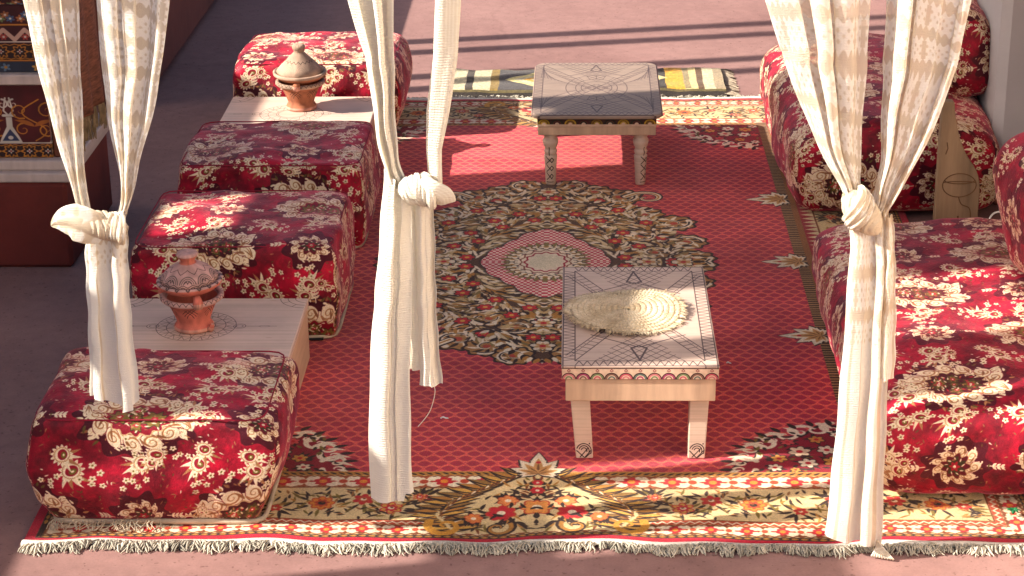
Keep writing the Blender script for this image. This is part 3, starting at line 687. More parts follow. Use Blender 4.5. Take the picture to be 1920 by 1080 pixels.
def soft_box(sx, sy, sz, r, bulge=(.02, .02, .015), seed=0, amp=.004, n=34, off=(0, 0), tile=.6, tuck=0.0, extra=None, sag=0):
    """an upholstered block standing on z=0; cloth uv runs on over the edges"""
    h = np.array((sx / 2, sy / 2, sz / 2)); inner = h - r
    def axis(k):
        m = max(10, int(n * max(.45, h[k] / h.max()))); t = np.linspace(-1, 1, m); return np.sign(t) * np.abs(t) ** .8
    A = [axis(0), axis(1), axis(2)]; key = {}; V, F, U = [], [], []
    def vert(p):
        q = np.clip(p, -inner, inner); d = p - q; L = np.linalg.norm(d); w = q + (d / L * r if L > 1e-9 else 0)
        k = tuple(np.round(w, 5))
        if k in key: return key[k]
        x, y, z = w; u, v, c = x / h[0], y / h[1], z / h[2]
        zc = 1 - abs(c) ** 2.4
        x2 = x + np.sign(x) * bulge[0] * zc * abs(u) ** 1.5 * (1 - .35 * v * v) - tuck * u * max(0, -c) ** 1.5
        y2 = y + np.sign(y) * bulge[1] * zc * abs(v) ** 1.5 * (1 - .35 * u * u) - tuck * v * max(0, -c) ** 1.5
        up = max(0, c); z2 = z + up * (bulge[2] * (1 - u * u) * (1 - v * v) - sag * (max(0, abs(u * v)) ** 2)) + h[2]
        dx, dy, dz = (nz(x, y, z, 5, seed + k_) for k_ in (1, 2, 3)); e = nz(x, y, z, 14, seed + 5); cr = nz(x * 1.0, y, z * .5, 22, seed + 9)
        f = amp * (1 if z2 > .03 else max(0, z2 / .03))
        W = np.array((x2 + f * (dx * 2 + e), y2 + f * (dy * 2 + e), max(0.0, z2 + f * (dz * 1.8 + e * .8 + .3 * cr) * min(1, z2 / .05))))
        if extra: W = extra(W, u, v, c)
        key[k] = len(V); V.append(W); return key[k]
    def face(ax, sg):
        a, b = [(1, 2), (2, 0), (0, 1)][ax]
        for i in range(len(A[a]) - 1):
            for j in range(len(A[b]) - 1):
                ids, uv = [], []
                for ii, jj in ((i, j), (i + 1, j), (i + 1, j + 1), (i, j + 1)):
                    p = np.zeros(3); p[ax] = sg * h[ax]; p[a] = A[a][ii] * h[a]; p[b] = A[b][jj] * h[b]; ids.append(vert(p)); x, y, z = p
                    if ax == 2: t = (x, y * sg)
                    elif ax == 1: t = (x, sg * (h[1] + (h[2] - z)))
                    else: t = (sg * (h[0] + (h[2] - z)), y)
                    uv.append(((t[0] + off[0]) / tile, (t[1] + off[1]) / tile))
                if sg < 0: ids, uv = ids[::-1], uv[::-1]
                if len(set(ids)) == 4: F.append(tuple(ids)); U.extend(uv)
    for ax in range(3):
        for sg in (-1, 1): face(ax, sg)
    return V, F, U
# openings of the added sun mask wall as (y0, y1, z0, z1)
WC, WA, WB, WZC, WZ0 = -.78, -.33, 2.06, 2.74, 2.32
WHOLES = [(-.20, .14, 2.74, 2.93), (-.33, .08, 3.12, 3.40), (.80, 1.10, 1.86, 2.04), (1.86, 1.93, 2.50, 2.58)]
WHOLES2 = [(-.74, -.46, 1.52, 2.14)]
WPOLES = [4.03, 3.84, 3.44, 3.25]
# ---------------------------------------------------------------- shared materials
def floor_mat():
    m = Mat('polished_earth_plaster', .75, .12)
    c = m.ramp(m.noise(1.3, 8, rough=.62), [(.2, (120, 88, 82)), (.5, (138, 104, 97)), (.8, (150, 115, 107))])
    c = m.mul(c, m.noise(22, 6), .90, 1.08); c = m.mul(c, m.noise(160, 2), .93, 1.05); c = m.mul(c, m.ramp(m.noise(3.1, 9, rough=.75), [(.52, (255, 255, 255)), (.60, (226, 216, 210)), (.64, (255, 255, 255))]), 1.0, 1.0) if False else c
    sp = m.ramp(m.noise(70, 2, rough=.5), [(.66, (255, 255, 255)), (.70, (150, 130, 124))]); mx = m.node('ShaderNodeMix', data_type='RGBA', blend_type='MULTIPLY'); mx.inputs[0].default_value = .5; m.link(c, mx.inputs[6]); m.link(sp, mx.inputs[7]); c = mx.outputs[2]
    vo = m.node('ShaderNodeTexVoronoi', feature='DISTANCE_TO_EDGE'); vo.inputs['Scale'].default_value = .55; tc = m.node('ShaderNodeTexCoord'); nn = m.node('ShaderNodeTexNoise'); nn.inputs['Scale'].default_value = 2.2; nn.inputs['Detail'].default_value = 8
    m.link(tc.outputs['Object'], nn.inputs['Vector']); ml = m.node('ShaderNodeMix', data_type='VECTOR'); ml.inputs[0].default_value = .35; m.link(tc.outputs['Object'], ml.inputs[4]); m.link(nn.outputs['Color'], ml.inputs[5]); m.link(ml.outputs[1], vo.inputs['Vector'])
    cr = m.ramp(vo.outputs['Distance'], [(.0, (120, 100, 96)), (.006, (255, 255, 255))]); mx = m.node('ShaderNodeMix', data_type='RGBA', blend_type='MULTIPLY'); mx.inputs[0].default_value = .12; m.link(c, mx.inputs[6]); m.link(cr, mx.inputs[7]); c = mx.outputs[2]; m.base(c); m.bump(m.noise(30, 5), .22, .006); m.bump(m.noise(5, 3), .15, .02); return m.m
M_FLOOR = floor_mat()
M_WALL = flat('lime_plaster', (186, 178, 176), .9, .10, 2.2, .25, 45)
M_ADOBE = flat('red_earth_plaster', (122, 70, 58), .9, .22, 2.5, .3, 30)
M_PLAT = flat('dark_red_plaster', (112, 44, 36), .8, .30, 3, .25, 40)
M_WOOD = flat('raw_pine', (206, 170, 140), .7, .12, 5, .12, 40, stretch=(1, 1, 8))
M_WOODX = flat('raw_pine_lengthwise', (204, 168, 138), .7, .14, 5, .12, 40, stretch=(8, 1, 1))
M_PALEWOOD = flat('painted_ledge', (196, 176, 166), .75, .12, 4, .12, 30, stretch=(6, 1, 1))
M_DKWOOD = flat('brown_wood', (120, 66, 44), .7, .3, 4, .2, 50, stretch=(1, 1, .2))
BRO = tex_brocade()
_b = printed('velvet_brocade', BRO, .6, .6, bump=.45, grain=.35, gscale=260, tint=(1, .22, .27))
_b.bump(_b.noise(26, 4), .25, .012); M_BRO = _b.m
M_LINING = flat('frayed_lining', (196, 176, 150), .95, .3, 14, .4, 90)
M_PIPE = flat('crimson_piping', (150, 20, 46), .8, .25, 30, .3, 200)
# ---------------------------------------------------------------- ground and structure
g = Geo(); g.grid(np.array([[(x, y, -.012) for x in np.linspace(-30, 30, 25)] for y in np.linspace(-30, 30, 25)])); tag(obj('floor', g.me('floor', False), M_FLOOR), kind='structure')
# unseen sun mask added on the sunny side, its openings cut to shape sun patches
g = Geo()
def wall_cells(y0, y1, z0, z1, holes):
    ys = sorted({y0, y1, *[h[0] for h in holes], *[h[1] for h in holes]}); 
    for a, b in zip(ys, ys[1:]):
        hs = sorted([(h[2], h[3]) for h in holes if h[0] <= a and h[1] >= b]); z = z0
        for c, d in hs:
            g.box(-3.63, -3.6, a, b, z, c); z = d
        if z < z1: g.box(-3.63, -3.6, a, b, z, z1)
wall_cells(-5, WC, -.012, WZC, [])
wall_cells(WC, WA, -.012, WZ0, WHOLES2)
g.box(-3.63, -3.6, -.62, WA, 3.05, 3.55)
wall_cells(WA, WB, -.012, 4.4, WHOLES)
wall_cells(WB, 2.6, -.012, 4.4, [(WB, 2.6, 1.8, 3.3)])
wall_cells(2.6, 10, -.012, 1.8, [])
tag(obj('sun_mask_wall', g.me('sun_mask_wall', False), M_WALL), kind='structure')
g = Geo()
for y in WPOLES: g.sweep([(-3.615, y, 1.8), (-3.615, y, 3.0), (-3.615, y, 4.3)], .045, .045, 10)
tag(obj('wall_poles', g.me('wall_poles'), M_DKWOOD), kind='structure')
# unseen wall and ceiling added on the right to shade the mattresses from the sky
g = Geo(); g.box(2.4, 2.6, .5, 7, -.012, 1.75); g.box(.62, 2.6, .45, 4.1, 1.7503, 1.85); tag(obj('right_sky_shade', g.me('right_sky_shade', False), M_ADOBE), kind='structure')
g = Geo(); g.box(-3.4, -1.95, -.3, 6.5, 3.3, 3.45); tag(obj('left_sky_shade', g.me('left_sky_shade', False), M_ADOBE), kind='structure')  # overhead slab added out of view to darken the left floor
# sunlit white house wall to the right of the camera, outside the view: throws warm light back on the right-hand faces
g = Geo(); g.box(2.7, 2.9, -7, .4, -.012, 3.6); tag(obj('house_wall', g.me('house_wall', False), flat('white_limewash', (232, 218, 200), .9, .08, 2, .2, 40)), kind='structure')
# ---------------------------------------------------------------- carpet
HW, HD, FB, SB = 1.2, 1.8265, .355, .41
m = printed('carpet_pile', tex_carpet(HW, HD, FB, SB), .92, .28, bump=.25, grain=.5, gscale=420, tint=(1, .75, .7), spec=.1); M_CARPET = m.m
car = thing('carpet', (0, HD, 0), 'large red carpet with central flower medallion and cream floral border', 'carpet')
nx, ny = 90, 130; xs, ys = np.linspace(-HW, HW, nx), np.linspace(-HD, HD, ny); P = np.zeros((ny, nx, 3)); UV = np.zeros((ny, nx, 2))
def edge_wave(x): return .006 * math.sin(x * 7 + 1) + .004 * math.sin(x * 17) + .003 * math.sin(x * 31 + 2)
for i, y in enumerate(ys):
    for j, x in enumerate(xs):
        e = max(0, 1 - (y + HD) / .25); b = max(0, 1 - (HD - y) / .25)
        P[i, j] = (x, y + e * edge_wave(x) + b * edge_wave(x + 3), .0024 * nz(x, y, 0, 4) - .0012 + .0016 * nz(x, y, 0, 11) + .006 * math.exp(-((y - 1.02 + .05 * math.sin(x * 5)) / .035) ** 2 - ((x + .12) / .28) ** 2) + max(0, e) ** 2 * .004 * (math.sin(x * 8) - .6)); UV[i, j] = ((x + HW) / 2 / HW, (y + HD) / 2 / HD)
g = Geo(); g.grid(P, UV)
for line, fl in ((P[0], False), (P[-1], True), (P[:, 0], True), (P[:, -1], False)):
    low = line.copy(); low[:, 2] = -.012; st = np.stack([low, line]); g.grid(st, np.full((2, len(line), 2), .004), flip=fl)
obj('pile', g.me('carpet_pile'), M_CARPET, car)
M_WHITE = flat('selvedge_cotton', (212, 202, 186), .95, .12, 60, .4, 300)
def selvedge(sgn):
    g = Geo(); pts = [(x, sgn * (HD + .011) + edge_wave(x if sgn < 0 else x + 3), -.004 + .002 * math.sin(x * 9)) for x in np.linspace(-HW, HW, 120)]
    g.sweep(pts, .012, .006, 8, side=(0, 0, 1)); return g.me('selvedge')
obj('selvedge', selvedge(-1), M_WHITE, car); obj('selvedge', selvedge(1), M_WHITE, car)
M_FRINGE = flat('fringe_cotton', (206, 194, 172), .95, .45, 14, .2, 200)
def fringe(sgn, num, length, seed, par, x0=-HW, x1=HW, gap=0):
    rd = random.Random(seed); g = Geo(); x = x0
    tuft = 0; lean = 0
    for k in range(num):
        x = x0 + (x1 - x0) * (k + rd.random()) / num
        if k % 14 == 0: lean = rd.uniform(-.9, .9); tuft = length * rd.choice((.35, .6, .8, 1.0, 1.0, 1.25)); xc = x + (x1 - x0) * 7 / num; sp = rd.uniform(.5, 1.1)
        L = tuft * rd.uniform(.7, 1.15); a = lean + rd.uniform(-.55, .55); y = sgn * (HD + .018) + edge_wave(x if sgn < 0 else x + 3); hgt = rd.uniform(.003, .014)
        p = [(x, y - sgn * .010, -.002)]; px_, py_ = x, y
        for q in range(4):
            a += rd.uniform(-.7, .7); px_ += L * .27 * math.sin(a) + (xc - px_) * .10 * sp; py_ += sgn * L * .27 * math.cos(a); p.append((px_, py_, (hgt * (1, 1, .6, .2)[q]) - .010))
        g.sweep(p, (.0024, .0026, .0025, .0021, .0012), (.0022, .0022, .002, .0016, .001), 3, side=(0, 0, 1), caps=False)
    return tag(obj('fringe', g.me('fringe'), M_FRINGE, par), kind='stuff')
fringe(-1, 2600, .031, 3, car); fringe(1, 900, .04, 5, car)
# crumbs and a loose thread on the carpet
M_PAPER = flat('paper', (230, 224, 216), .9, .05)
for x, y, s, lab in ((-.252, .657, .010, 'tiny white paper scrap on the red carpet left of the straw mat table'), (.52, 1.02, .006, 'tiny white crumb on the red carpet right of the straw mat table')):
    g = Geo(); g.sweep([(-s, 0, .003), (-s * .3, s * .2, .006), (s * .4, -s * .1, .004), (s, s * .3, .002)], .0035, .0016, 5, side=(0, 0, 1)); tag(obj('paper_scrap', g.me('paper_scrap'), M_PAPER, loc=(x, y, 0)), lab, 'scrap', 'scraps on the carpet')
# ---------------------------------------------------------------- striped rug at the back
kil = thing('kilim_rug', (.14, 3.9, -.012), 'grey woven rug with cream diamonds and yellow stripe behind the far table', 'rug')
mk = printed('kilim_wool', tex_kilim(), .95, .2, bump=.5, grain=.9, gscale=140, tint=(1, .95, .9)); kw, kh = 1.12, .40
P = np.zeros((24, 60, 3)); UV = np.zeros((24, 60, 2))
for i in range(24):
    for j in range(60):
        u, v = j / 59, i / 23; x, y = (u - .5) * kw, (v - .5) * kh
        ed = min(v, 1 - v, 1) * 8; P[i, j] = (x + .006 * nz(x, y, 2, 9), y + .012 * math.sin(x * 6) * 1 + .008 * nz(x, y, 0, 7), .020 * min(1, ed) + .006 * nz(x, y, 1, 12) + .008); UV[i, j] = (u, v)
g = Geo(); g.grid(P, UV)
for line, fl in ((P[0], False), (P[-1], True), (P[:, 0], True), (P[:, -1], False)):
    low = line.copy(); low[:, 2] = 0; g.grid(np.stack([low, line]), np.full((2, len(line), 2), .02), flip=fl)
obj('weave', g.me('kilim_weave'), mk.m, kil)
g = Geo(); rd = random.Random(6)
for k in range(90):
    y = (rd.random() - .5) * kh * .95; a = rd.uniform(-.5, .5); L = rd.uniform(.03, .06)
    g.sweep([(kw / 2 - .005, y, .014), (kw / 2 + L * .5, y + a * L * .4, .012), (kw / 2 + L, y + a * L, .003)], .003, .003, 4, caps=False)
tag(obj('fringe', g.me('kilim_fringe'), M_LINING, kil), kind='stuff')
# ---------------------------------------------------------------- cube seats along the left edge
SEATS = 'velvet cube seats in a row along the left edge of the carpet'
def pouf(x0, x1, y0, y1, h, seed, label, off, r=.028, bulge=(.018, .014, .012), amp=.004, tuck=.02, skew=None, strip=False, sag=.006):
    t = thing('cube_seat', ((x0 + x1) / 2, (y0 + y1) / 2, 0), label, 'pouf', SEATS)
    V, F, U = soft_box(x1 - x0 - 2 * bulge[0], y1 - y0 - 2 * bulge[1], h, r, bulge, seed, amp, 52, off, .56, tuck, skew, sag)
    obj('cover', mesh('cover', V, F, U), M_BRO, t)
    # seam cord round the top edge and a strip of lining at the foot
    def ring(zf, grow):
        pts = []
        w, d = (x1 - x0) / 2 - bulge[0], (y1 - y0) / 2 - bulge[1]
        for k in range(97):
            a = k / 96 * 2 * math.pi; c, s_ = math.cos(a), math.sin(a); q = 1 / max(abs(c) / (w + grow), abs(s_) / (d + grow)); n_ = (abs(c / (w + grow)) ** 12 + abs(s_ / (d + grow)) ** 12) ** (-1 / 12)
            pts.append((c * n_, s_ * n_, zf + .003 * nz(c * n_, s_ * n_, 0, 9, seed)))
        return pts
    g = Geo(); g.sweep(ring(.006, -tuck + .006), .006, .007, 6, side=(0, 0, 1), caps=False); obj('lining', g.me('lining'), M_LINING, t)
    g = Geo(); g.sweep(ring(h - .26 * r, -.26 * r + .001),   .0020, .0020, 6, side=(0, 0, 1), caps=False); obj('piping', g.me('piping'), M_PIPE, t)
    return t
def skew_front(W, u, v, c):
    W[2] += .018 * (-u) * max(0, c) * .5 - .012 * max(0, c) * max(0, u) ** 2 * max(0, -v); W[0] += .03 * c * .5 * (1 if u > 0 else .2); return W
p1 = pouf(-1.195, -.602, .045, .475, .285, 11, 'red velvet cube seat under the left curtain at the near left carpet corner', (.17, .33), .024, (.020, .008, .008), .007, .028, skew_front)
p2 = pouf(-1.185, -.578, 1.18, 1.70, .29, 23, 'red velvet cube seat directly behind the shaded low board with the grey and red tagine', (.47, .10), .020, (.014, .010, .010), .008, .008)
p3 = pouf(-1.188, -.572, 1.92, 2.43, .29, 37, 'red velvet cube seat just in front of the sunlit low board', (.05, .53), .022, (.016, .010, .010), .009, .010)
p4 = pouf(-1.205, -.545, 3.12, 3.62, .295, 52, 'sunlit red velvet cube seat behind the plain clay tagine at the back', (.36, .02), .035, (.03, .014, .014), .009, .03)
g = Geo(); g.box(0, .05, 0, .012, 0, .004); tg = obj('care_tag', g.me('care_tag', False), flat('black_tape', (24, 22, 24), .7, .1), p2, (.20, -.262, .004))
rd = random.Random(9); g = Geo()
for k in range(60):
    x = rd.uniform(-.25, .02); g.sweep([(x, -.195, .016), (x + rd.uniform(-.01, .01), -.205, .010), (x + rd.uniform(-.02, .02), -.215 - rd.random() * .01, .003)], .0012, .0012, 3, caps=False)
tag(obj('loose_threads', g.me('loose_threads'), M_LINING, p1), kind='stuff')
# ---------------------------------------------------------------- low boards between the seats
M_SLAB = printed('drawn_board', tex_slab_top(.5, .58), .6, 0, bump=.1, grain=.1, gscale=60).m
def slab(x0, x1, y0, y1, z, label, seed):
    t = thing('low_board_table', ((x0 + x1) / 2, (y0 + y1) / 2, 0), label, 'low table', 'low wooden boards between the cube seats'); w, d = (x1 - x0) / 2, (y1 - y0) / 2
    g = Geo(); g.box(-w, w, -d, d, z - .022, z, .003); o = obj('board_top', g.me('board_top', False), M_SLAB, t)
    g = Geo(); g.box(w - .022, w - .004, -d + .004, d - .004, 0, z - .0225, .002); obj('side_board', g.me('side_board', False), M_WOOD, t)
    g = Geo(); g.box(-w + .004, -w + .022, -d + .004, d - .004, 0, z - .0225, .002); obj('side_board', g.me('side_board', False), M_WOOD, t)
    for y in (-d + .004, d - .022):
        g = Geo(); g.box(-w + .023, w - .023, y, y + .018, 0, z - .0225, .002); obj('end_board', g.me('end_board', False), M_WOODX, t)
    return t
slab(-1.165, -.652, .50, 1.065, .18, 'low wooden board with pen drawn rings under the grey and red tagine', 1)
slab(-1.18, -.635, 2.46, 3.08, .18, 'low pale wooden board table in full sun under the clay tagine', 2)
# ---------------------------------------------------------------- tagines
def tagine(loc, rz, label, plain):
    t = thing('tagine', loc, label, 'tagine', 'clay tagines on braziers on the low boards', rz)
    M_P = printed('brazier_clay', tex_pot(False, plain), .85, 0, bump=.25, grain=.35, gscale=90).m; M_L = printed('lid_clay', tex_pot(True, plain), .88, 0, bump=.3, grain=.4, gscale=90).m
    s = 1.06 if plain else 1.0
    g = Geo(); prof = [(.030, 0), (.052, .001), (.054, .008), (.049, .016), (.044, .024), (.048, .036), (.056, .056), (.064, .074), (.068, .080), (.078, .084), (.085, .090), (.085, .098), (.080, .101), (.072, .099), (.066, .088), (.052, .052), (.036, .032), (.0, .030)]
    prof = [(r * s, z * s) for r, z in prof]; vs = [0, .01, .02, .024, .03, .036, .05, .075, .10, .125, .135, .142, .15, .155, .12, .12, .12, .12]
    g.lathe(prof, 48, vs=[v / .16 for v in vs]); obj('brazier', g.me('brazier'), M_P, t)
    for k in range(3):
        a = -1.5 + k * 2.094 + (.9 if plain else 0); g = Geo(); c, n_ = math.cos(a), math.sin(a)
        g.sweep([(c * .080 * s, n_ * .080 * s, .086 * s), (c * .084 * s, n_ * .084 * s, .100 * s), (c * .076 * s, n_ * .076 * s, .112 * s), (c * .066 * s, n_ * .066 * s, .118 * s)], (.013, .014, .011, .006), (.010, .011, .009, .005), 10, side=(c, n_, .3)); obj('pot_rest', g.me('pot_rest'), M_P, t)
    if not plain:
        g = Geo(); g.sweep([(.036, -.040, .004), (.040, -.043, .012), (.042, -.047, .018), (.043, -.050, .024)], (.010, .009, .007, .004), (.008, .008, .006, .003), 8); obj('chipped_foot', g.me('chipped_foot'), M_P, t)
    # dish + lid
    if plain: prof = [(.0, .104), (.050, .104), (.076, .112), (.091, .124), (.092, .132), (.086, .135), (.083, .131), (.080, .135), (.066, .152), (.050, .168), (.036, .182), (.024, .194), (.018, .200), (.017, .206), (.021, .211), (.023, .219), (.019, .226), (.010, .228), (.0, .227)]; vs = [0, .01, .03, .045, .05, .055, .055, .055, .07, .085, .10, .11, .115, .115, .118, .12, .14, .15, .16]
    else: prof = [(.0, .106), (.055, .107), (.074, .113), (.087, .126), (.0885, .133), (.083, .136), (.079, .133), (.077, .137), (.070, .149), (.057, .162), (.042, .172), (.027, .179), (.019, .183), (.019, .190), (.026, .198), (.030, .205), (.026, .210), (.014, .211), (.0, .209)]; vs = [0, .01, .03, .043, .046, .047, .047, .05, .065, .085, .10, .112, .118, .125, .135, .14, .15, .155, .16]
    g = Geo(); g.lathe([(r * s, z * s) for r, z in prof[:7]] + [(prof[6][0] * s * .5, prof[6][1] * s)], 48, vs=[v / .16 for v in vs[:7]] + [.3]); dish = obj('dish', g.me('dish'), M_L, t)
    g = Geo(); g.lathe([(prof[7][0] * s * .9, prof[6][1] * s - .004)] + [(r * s, z * s) for r, z in prof[7:13]], 48, vs=[vs[7] / .16] + [v / .16 for v in vs[7:13]]); lid = obj('lid', g.me('lid'), M_L, t)
    g = Geo(); g.lathe([(r * s, z * s) for r, z in prof[12:]], 28, vs=[v / .16 for v in vs[12:]]); obj('knob', g.me('knob'), M_L, lid)
    if not plain: dish.location.z = lid.location.z = .009
    dish.rotation_euler = lid.rotation_euler = (R(1.2), R(-1.5), 0)
    return t
tagine((-.935, .852, .1805), .3, 'grey and red tagine with incised arches and zigzags on a shaded brazier', False)
tagine((-.905, 2.93, .1805), 1.1, 'plain sunlit clay tagine with a pale conical lid on a terracotta brazier', True)
# ---------------------------------------------------------------- near table with the straw mat
BENCH = 'drawn wooden tables on the carpet'
t = thing('coffee_table', (.2525, .742, 0), 'pale wooden table with straight legs and pen drawn top, under the straw mat', 'table', BENCH)
w, d, z = .1945, .3425, .266
g = Geo(); g.box(-w, w, -d, d, z - .006, z, .002); obj('table_top', g.me('table_top', False), printed('bench_drawing', tex_bench_top(.39, .685, 4), .62, 0, bump=.12, grain=.1, gscale=50).m, t)
M_FR = printed('painted_frieze', tex_frieze(.39, .035, False), .7).m; M_LEG = printed('drawn_leg', tex_leg(.19, .17, False), .7, 0, bump=.1, grain=.12, gscale=50).m
for x0, x1, y0, y1 in ((-w + .001, w - .001, -d + .001, -d + .022), (-w + .001, w - .001, d - .022, d - .001), (-w + .001, -w + .022, -d + .0225, d - .0225), (w - .022, w - .001, -d + .0225, d - .0225)):
    g = Geo(); g.box(x0, x1, y0, y1, z - .036, z - .0063, .0015); obj('frieze_board', g.me('frieze_board', False), M_FR, t)
for x0, x1, y0, y1, mt in ((-w + .010, w - .008, -d + .006, -d + .024, M_WOODX), (-w + .010, w - .008, d - .024, d - .006, M_WOODX), (-w + .010, -w + .026, -d + .0245, d - .0245, M_WOOD), (w - .024, w - .008, -d + .0245, d - .0245, M_WOOD)):
    g = Geo(); g.box(x0, x1, y0, y1, z - .097, z - .0365, .002); obj('apron_board', g.me('apron_board', False), mt, t)
for sx in (-1, 1):
    for sy in (-1, 1):
        x = sx * (w - .046); y = sy * (d - .050); g = Geo(); a, b = .024, .0215; dx = .012 * -sx if sx < 0 else -.004
        bot = [(x + dx - b, y - b, 0), (x + dx + b, y - b, 0), (x + dx + b, y + b, 0), (x + dx - b, y + b, 0)]; top = [(x - a, y - a, z - .0973), (x + a, y - a, z - .0973), (x + a, y + a, z - .0973), (x - a, y + a, z - .0973)]
        g.hexa(bot + top); bevel(obj('leg', g.me('leg', False), M_LEG, t), .003)
# ---------------------------------------------------------------- straw mat
mat = thing('straw_mat', (.222, .738, .2665), 'round coiled straw mat with frayed edge lying on the near wooden table', 'mat')
def straw():
    m = Mat('braided_straw', .9, .15); c = m.ramp(m.noise(18, 6), [(.3, (176, 150, 116)), (.5, (208, 184, 150)), (.75, (228, 208, 178))]); c = m.mul(c, m.noise(190, 3), .72, 1.15); m.base(c); m.bump(m.noise(210, 3), .6, .004); m.sheen(.15, .5, (1, .95, .8)); return m.m
M_STRAW = straw(); RM, turns = .146, 9.5; N = 1500; pts = []; rb = []
def mat_z(r, a): return .010 + .004 * (1 - (r / RM) ** 2) + .007 * (r / RM) ** 2 * math.sin(a * 2 + .6) + .003 * math.sin(a * 3)
for k in range(N):
    f = (k / (N - 1)) ** .62; a = f * turns * 2 * math.pi; r = .006 + f * (RM - .006); pts.append((r * math.cos(a), r * math.sin(a), mat_z(r, a) + .0018 * math.sin(k * 1.9))); rb.append(.0038 + .0008 * math.sin(k * 1.9 + 1))
g = Geo(); g.sweep(pts, .0084, rb, 8, side=(0, 0, 1)); obj('coil', g.me('coil'), M_STRAW, mat)
g = Geo(); rd = random.Random(2)
for k in range(900):
    f = rd.random() ** .35; edge = k < 560; r = RM * (.98 if edge else .3 + .68 * f); a = rd.random() * 6.283
    if edge: a = (round(a / .209) * .209) + rd.gauss(0, .05)
    L = rd.uniform(.010, .026) if edge else rd.uniform(.005, .010); z0 = mat_z(r, a); q = a + rd.uniform(-.6, .6)
    g.sweep([(r * math.cos(a), r * math.sin(a), z0), (r * math.cos(a) + L * .5 * math.cos(q), r * math.sin(a) + L * .5 * math.sin(q), z0 + (.002 if edge else .005)), (r * math.cos(a) + L * math.cos(q), r * math.sin(a) + L * math.sin(q), max(.002, z0 + rd.uniform(-.006, .004)))], (.0016, .0014, .0006), (.0016, .0014, .0006), 3, caps=False)
tag(obj('fringe', g.me('mat_fringe'), M_STRAW, mat), kind='stuff')
# ---------------------------------------------------------------- far table with turned legs
t = thing('coffee_table', (.170, 2.878, 0), 'half sunlit wooden table with turned legs, rounded corners and dark scalloped frieze', 'table', BENCH, rz=R(-.3))
w, d, z = .228, .345, .268
def round_top(w, d, r, z0, z1):
    ring = [(sx * (w - r) + r * math.cos(a), sy * (d - r) + r * math.sin(a)) for sx, sy, a0 in ((1, -1, -90), (1, 1, 0), (-1, 1, 90), (-1, -1, 180)) for a in [R(a0 + k * 15) for k in range(7)]]
    g = Geo(); n = len(ring); levels = [(.004, z0), (0, z0 + .004), (0, z1 - .005), (.005, z1)]
    for ins, zz in levels: g.V += [(x * (1 - ins / w), y * (1 - ins / d), zz) for x, y in ring]
    uvp = lambda p: ((p[0] + w) / 2 / w, (p[1] + d) / 2 / d)
    for f in [tuple(range(n - 1, -1, -1)), tuple(range(3 * n, 4 * n))] + [(l * n + k, l * n + (k + 1) % n, l * n + n + (k + 1) % n, l * n + n + k) for l in range(3) for k in range(n)]:
        g.F.append(f); g.U += [uvp(g.V[k]) for k in f]
    return g.me('table_top', False)
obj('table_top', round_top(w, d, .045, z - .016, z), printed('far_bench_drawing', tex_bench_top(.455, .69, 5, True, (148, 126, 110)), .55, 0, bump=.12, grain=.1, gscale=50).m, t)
M_FR2 = printed('scalloped_frieze', tex_frieze(.41, .045, True), .7).m
w2, d2 = w - .022, d - .025
for x0, x1, y0, y1 in ((-w2, w2, -d2, -d2 + .02), (-w2, w2, d2 - .02, d2), (-w2, -w2 + .02, -d2 + .0205, d2 - .0205), (w2 - .02, w2, -d2 + .0205, d2 - .0205)):
    g = Geo(); g.box(x0, x1, y0, y1, z - .048, z - .0164, .0015); obj('frieze_board', g.me('frieze_board', False), M_FR2, t)
    g = Geo(); g.box(x0 + .002 * (1 if x0 < 0 else -1), x1 - .002 * (1 if x1 > 0 else -1), y0 + .002 * (1 if y0 < 0 else -1), y1 - .002 * (1 if y1 > 0 else -1), z - .080, z - .0484, .002); obj('apron_board', g.me('apron_board', False), M_WOODX, t)
M_TLEG = printed('turned_leg', tex_leg(.12, .19, True), .6, 0, bump=.1, grain=.1, gscale=50).m
prof = [(.0, 0), (.016, 0), (.018, .006), (.0195, .05), (.0225, .098), (.0235, .106), (.019, .110), (.021, .114), (.0235, .122), (.0205, .129), (.0195, .133), (.024, .143), (.0275, .156), (.0265, .166), (.020, .173), (.0245, .177), (.0245, .183), (.021, .186), (.0225, .190), (0, .1905)]
for sx in (-1, 1):
    for sy in (-1, 1):
        g = Geo(); g.lathe(prof, 28, vs=[p[1] / .19 for p in prof]); obj('leg', g.me('leg'), M_TLEG, t, (sx * .157 - .004, sy * (d2 - .036), 0), (0, 0, sx * .4 + 1.0))
# ---------------------------------------------------------------- banquette on the right
def wrinkle(W, u, v, c):
    # drawn-in pleats low on the front
    if v < -.6:
        f = (-v - .6) / .4; zz = max(0, min(1, (.20 - W[2]) / .16)); k = 0
        for cx, s_ in ((-.10, 1.1), (.0, .2), (.10, -.8), (-.28, .9), (.28, -.5)):
            e = (W[0] + .12 - cx - (W[2] - .03) * s_); k += math.exp(-(e / .012) ** 2)
        W[1] += .014 * k * f * zz
    return W
t = thing('floor_mattress', (1.30, .845, 0), 'near red velvet floor mattress at right, its sunlit corner crossed by a shadow band', 'mattress', 'velvet floor mattresses along the right side')
V, F, U = soft_box(.98, 1.34, .265, .055, (.025, .02, .02), 61, .007, 56, (.16, .40), .56, .03, wrinkle, .03); obj('cover', mesh('cover', V, F, U), M_BRO, t)
t = thing('floor_mattress', (1.16, 2.87, 0), 'far red velvet mattress with rounded left side, behind the right curtain', 'mattress', 'velvet floor mattresses along the right side')
V, F, U = soft_box(.66, 1.26, .325, .075, (.03, .02, .02), 71, .007, 50, (.02, .14), .56, .0, None, .06); obj('cover', mesh('cover', V, F, U), M_BRO, t)
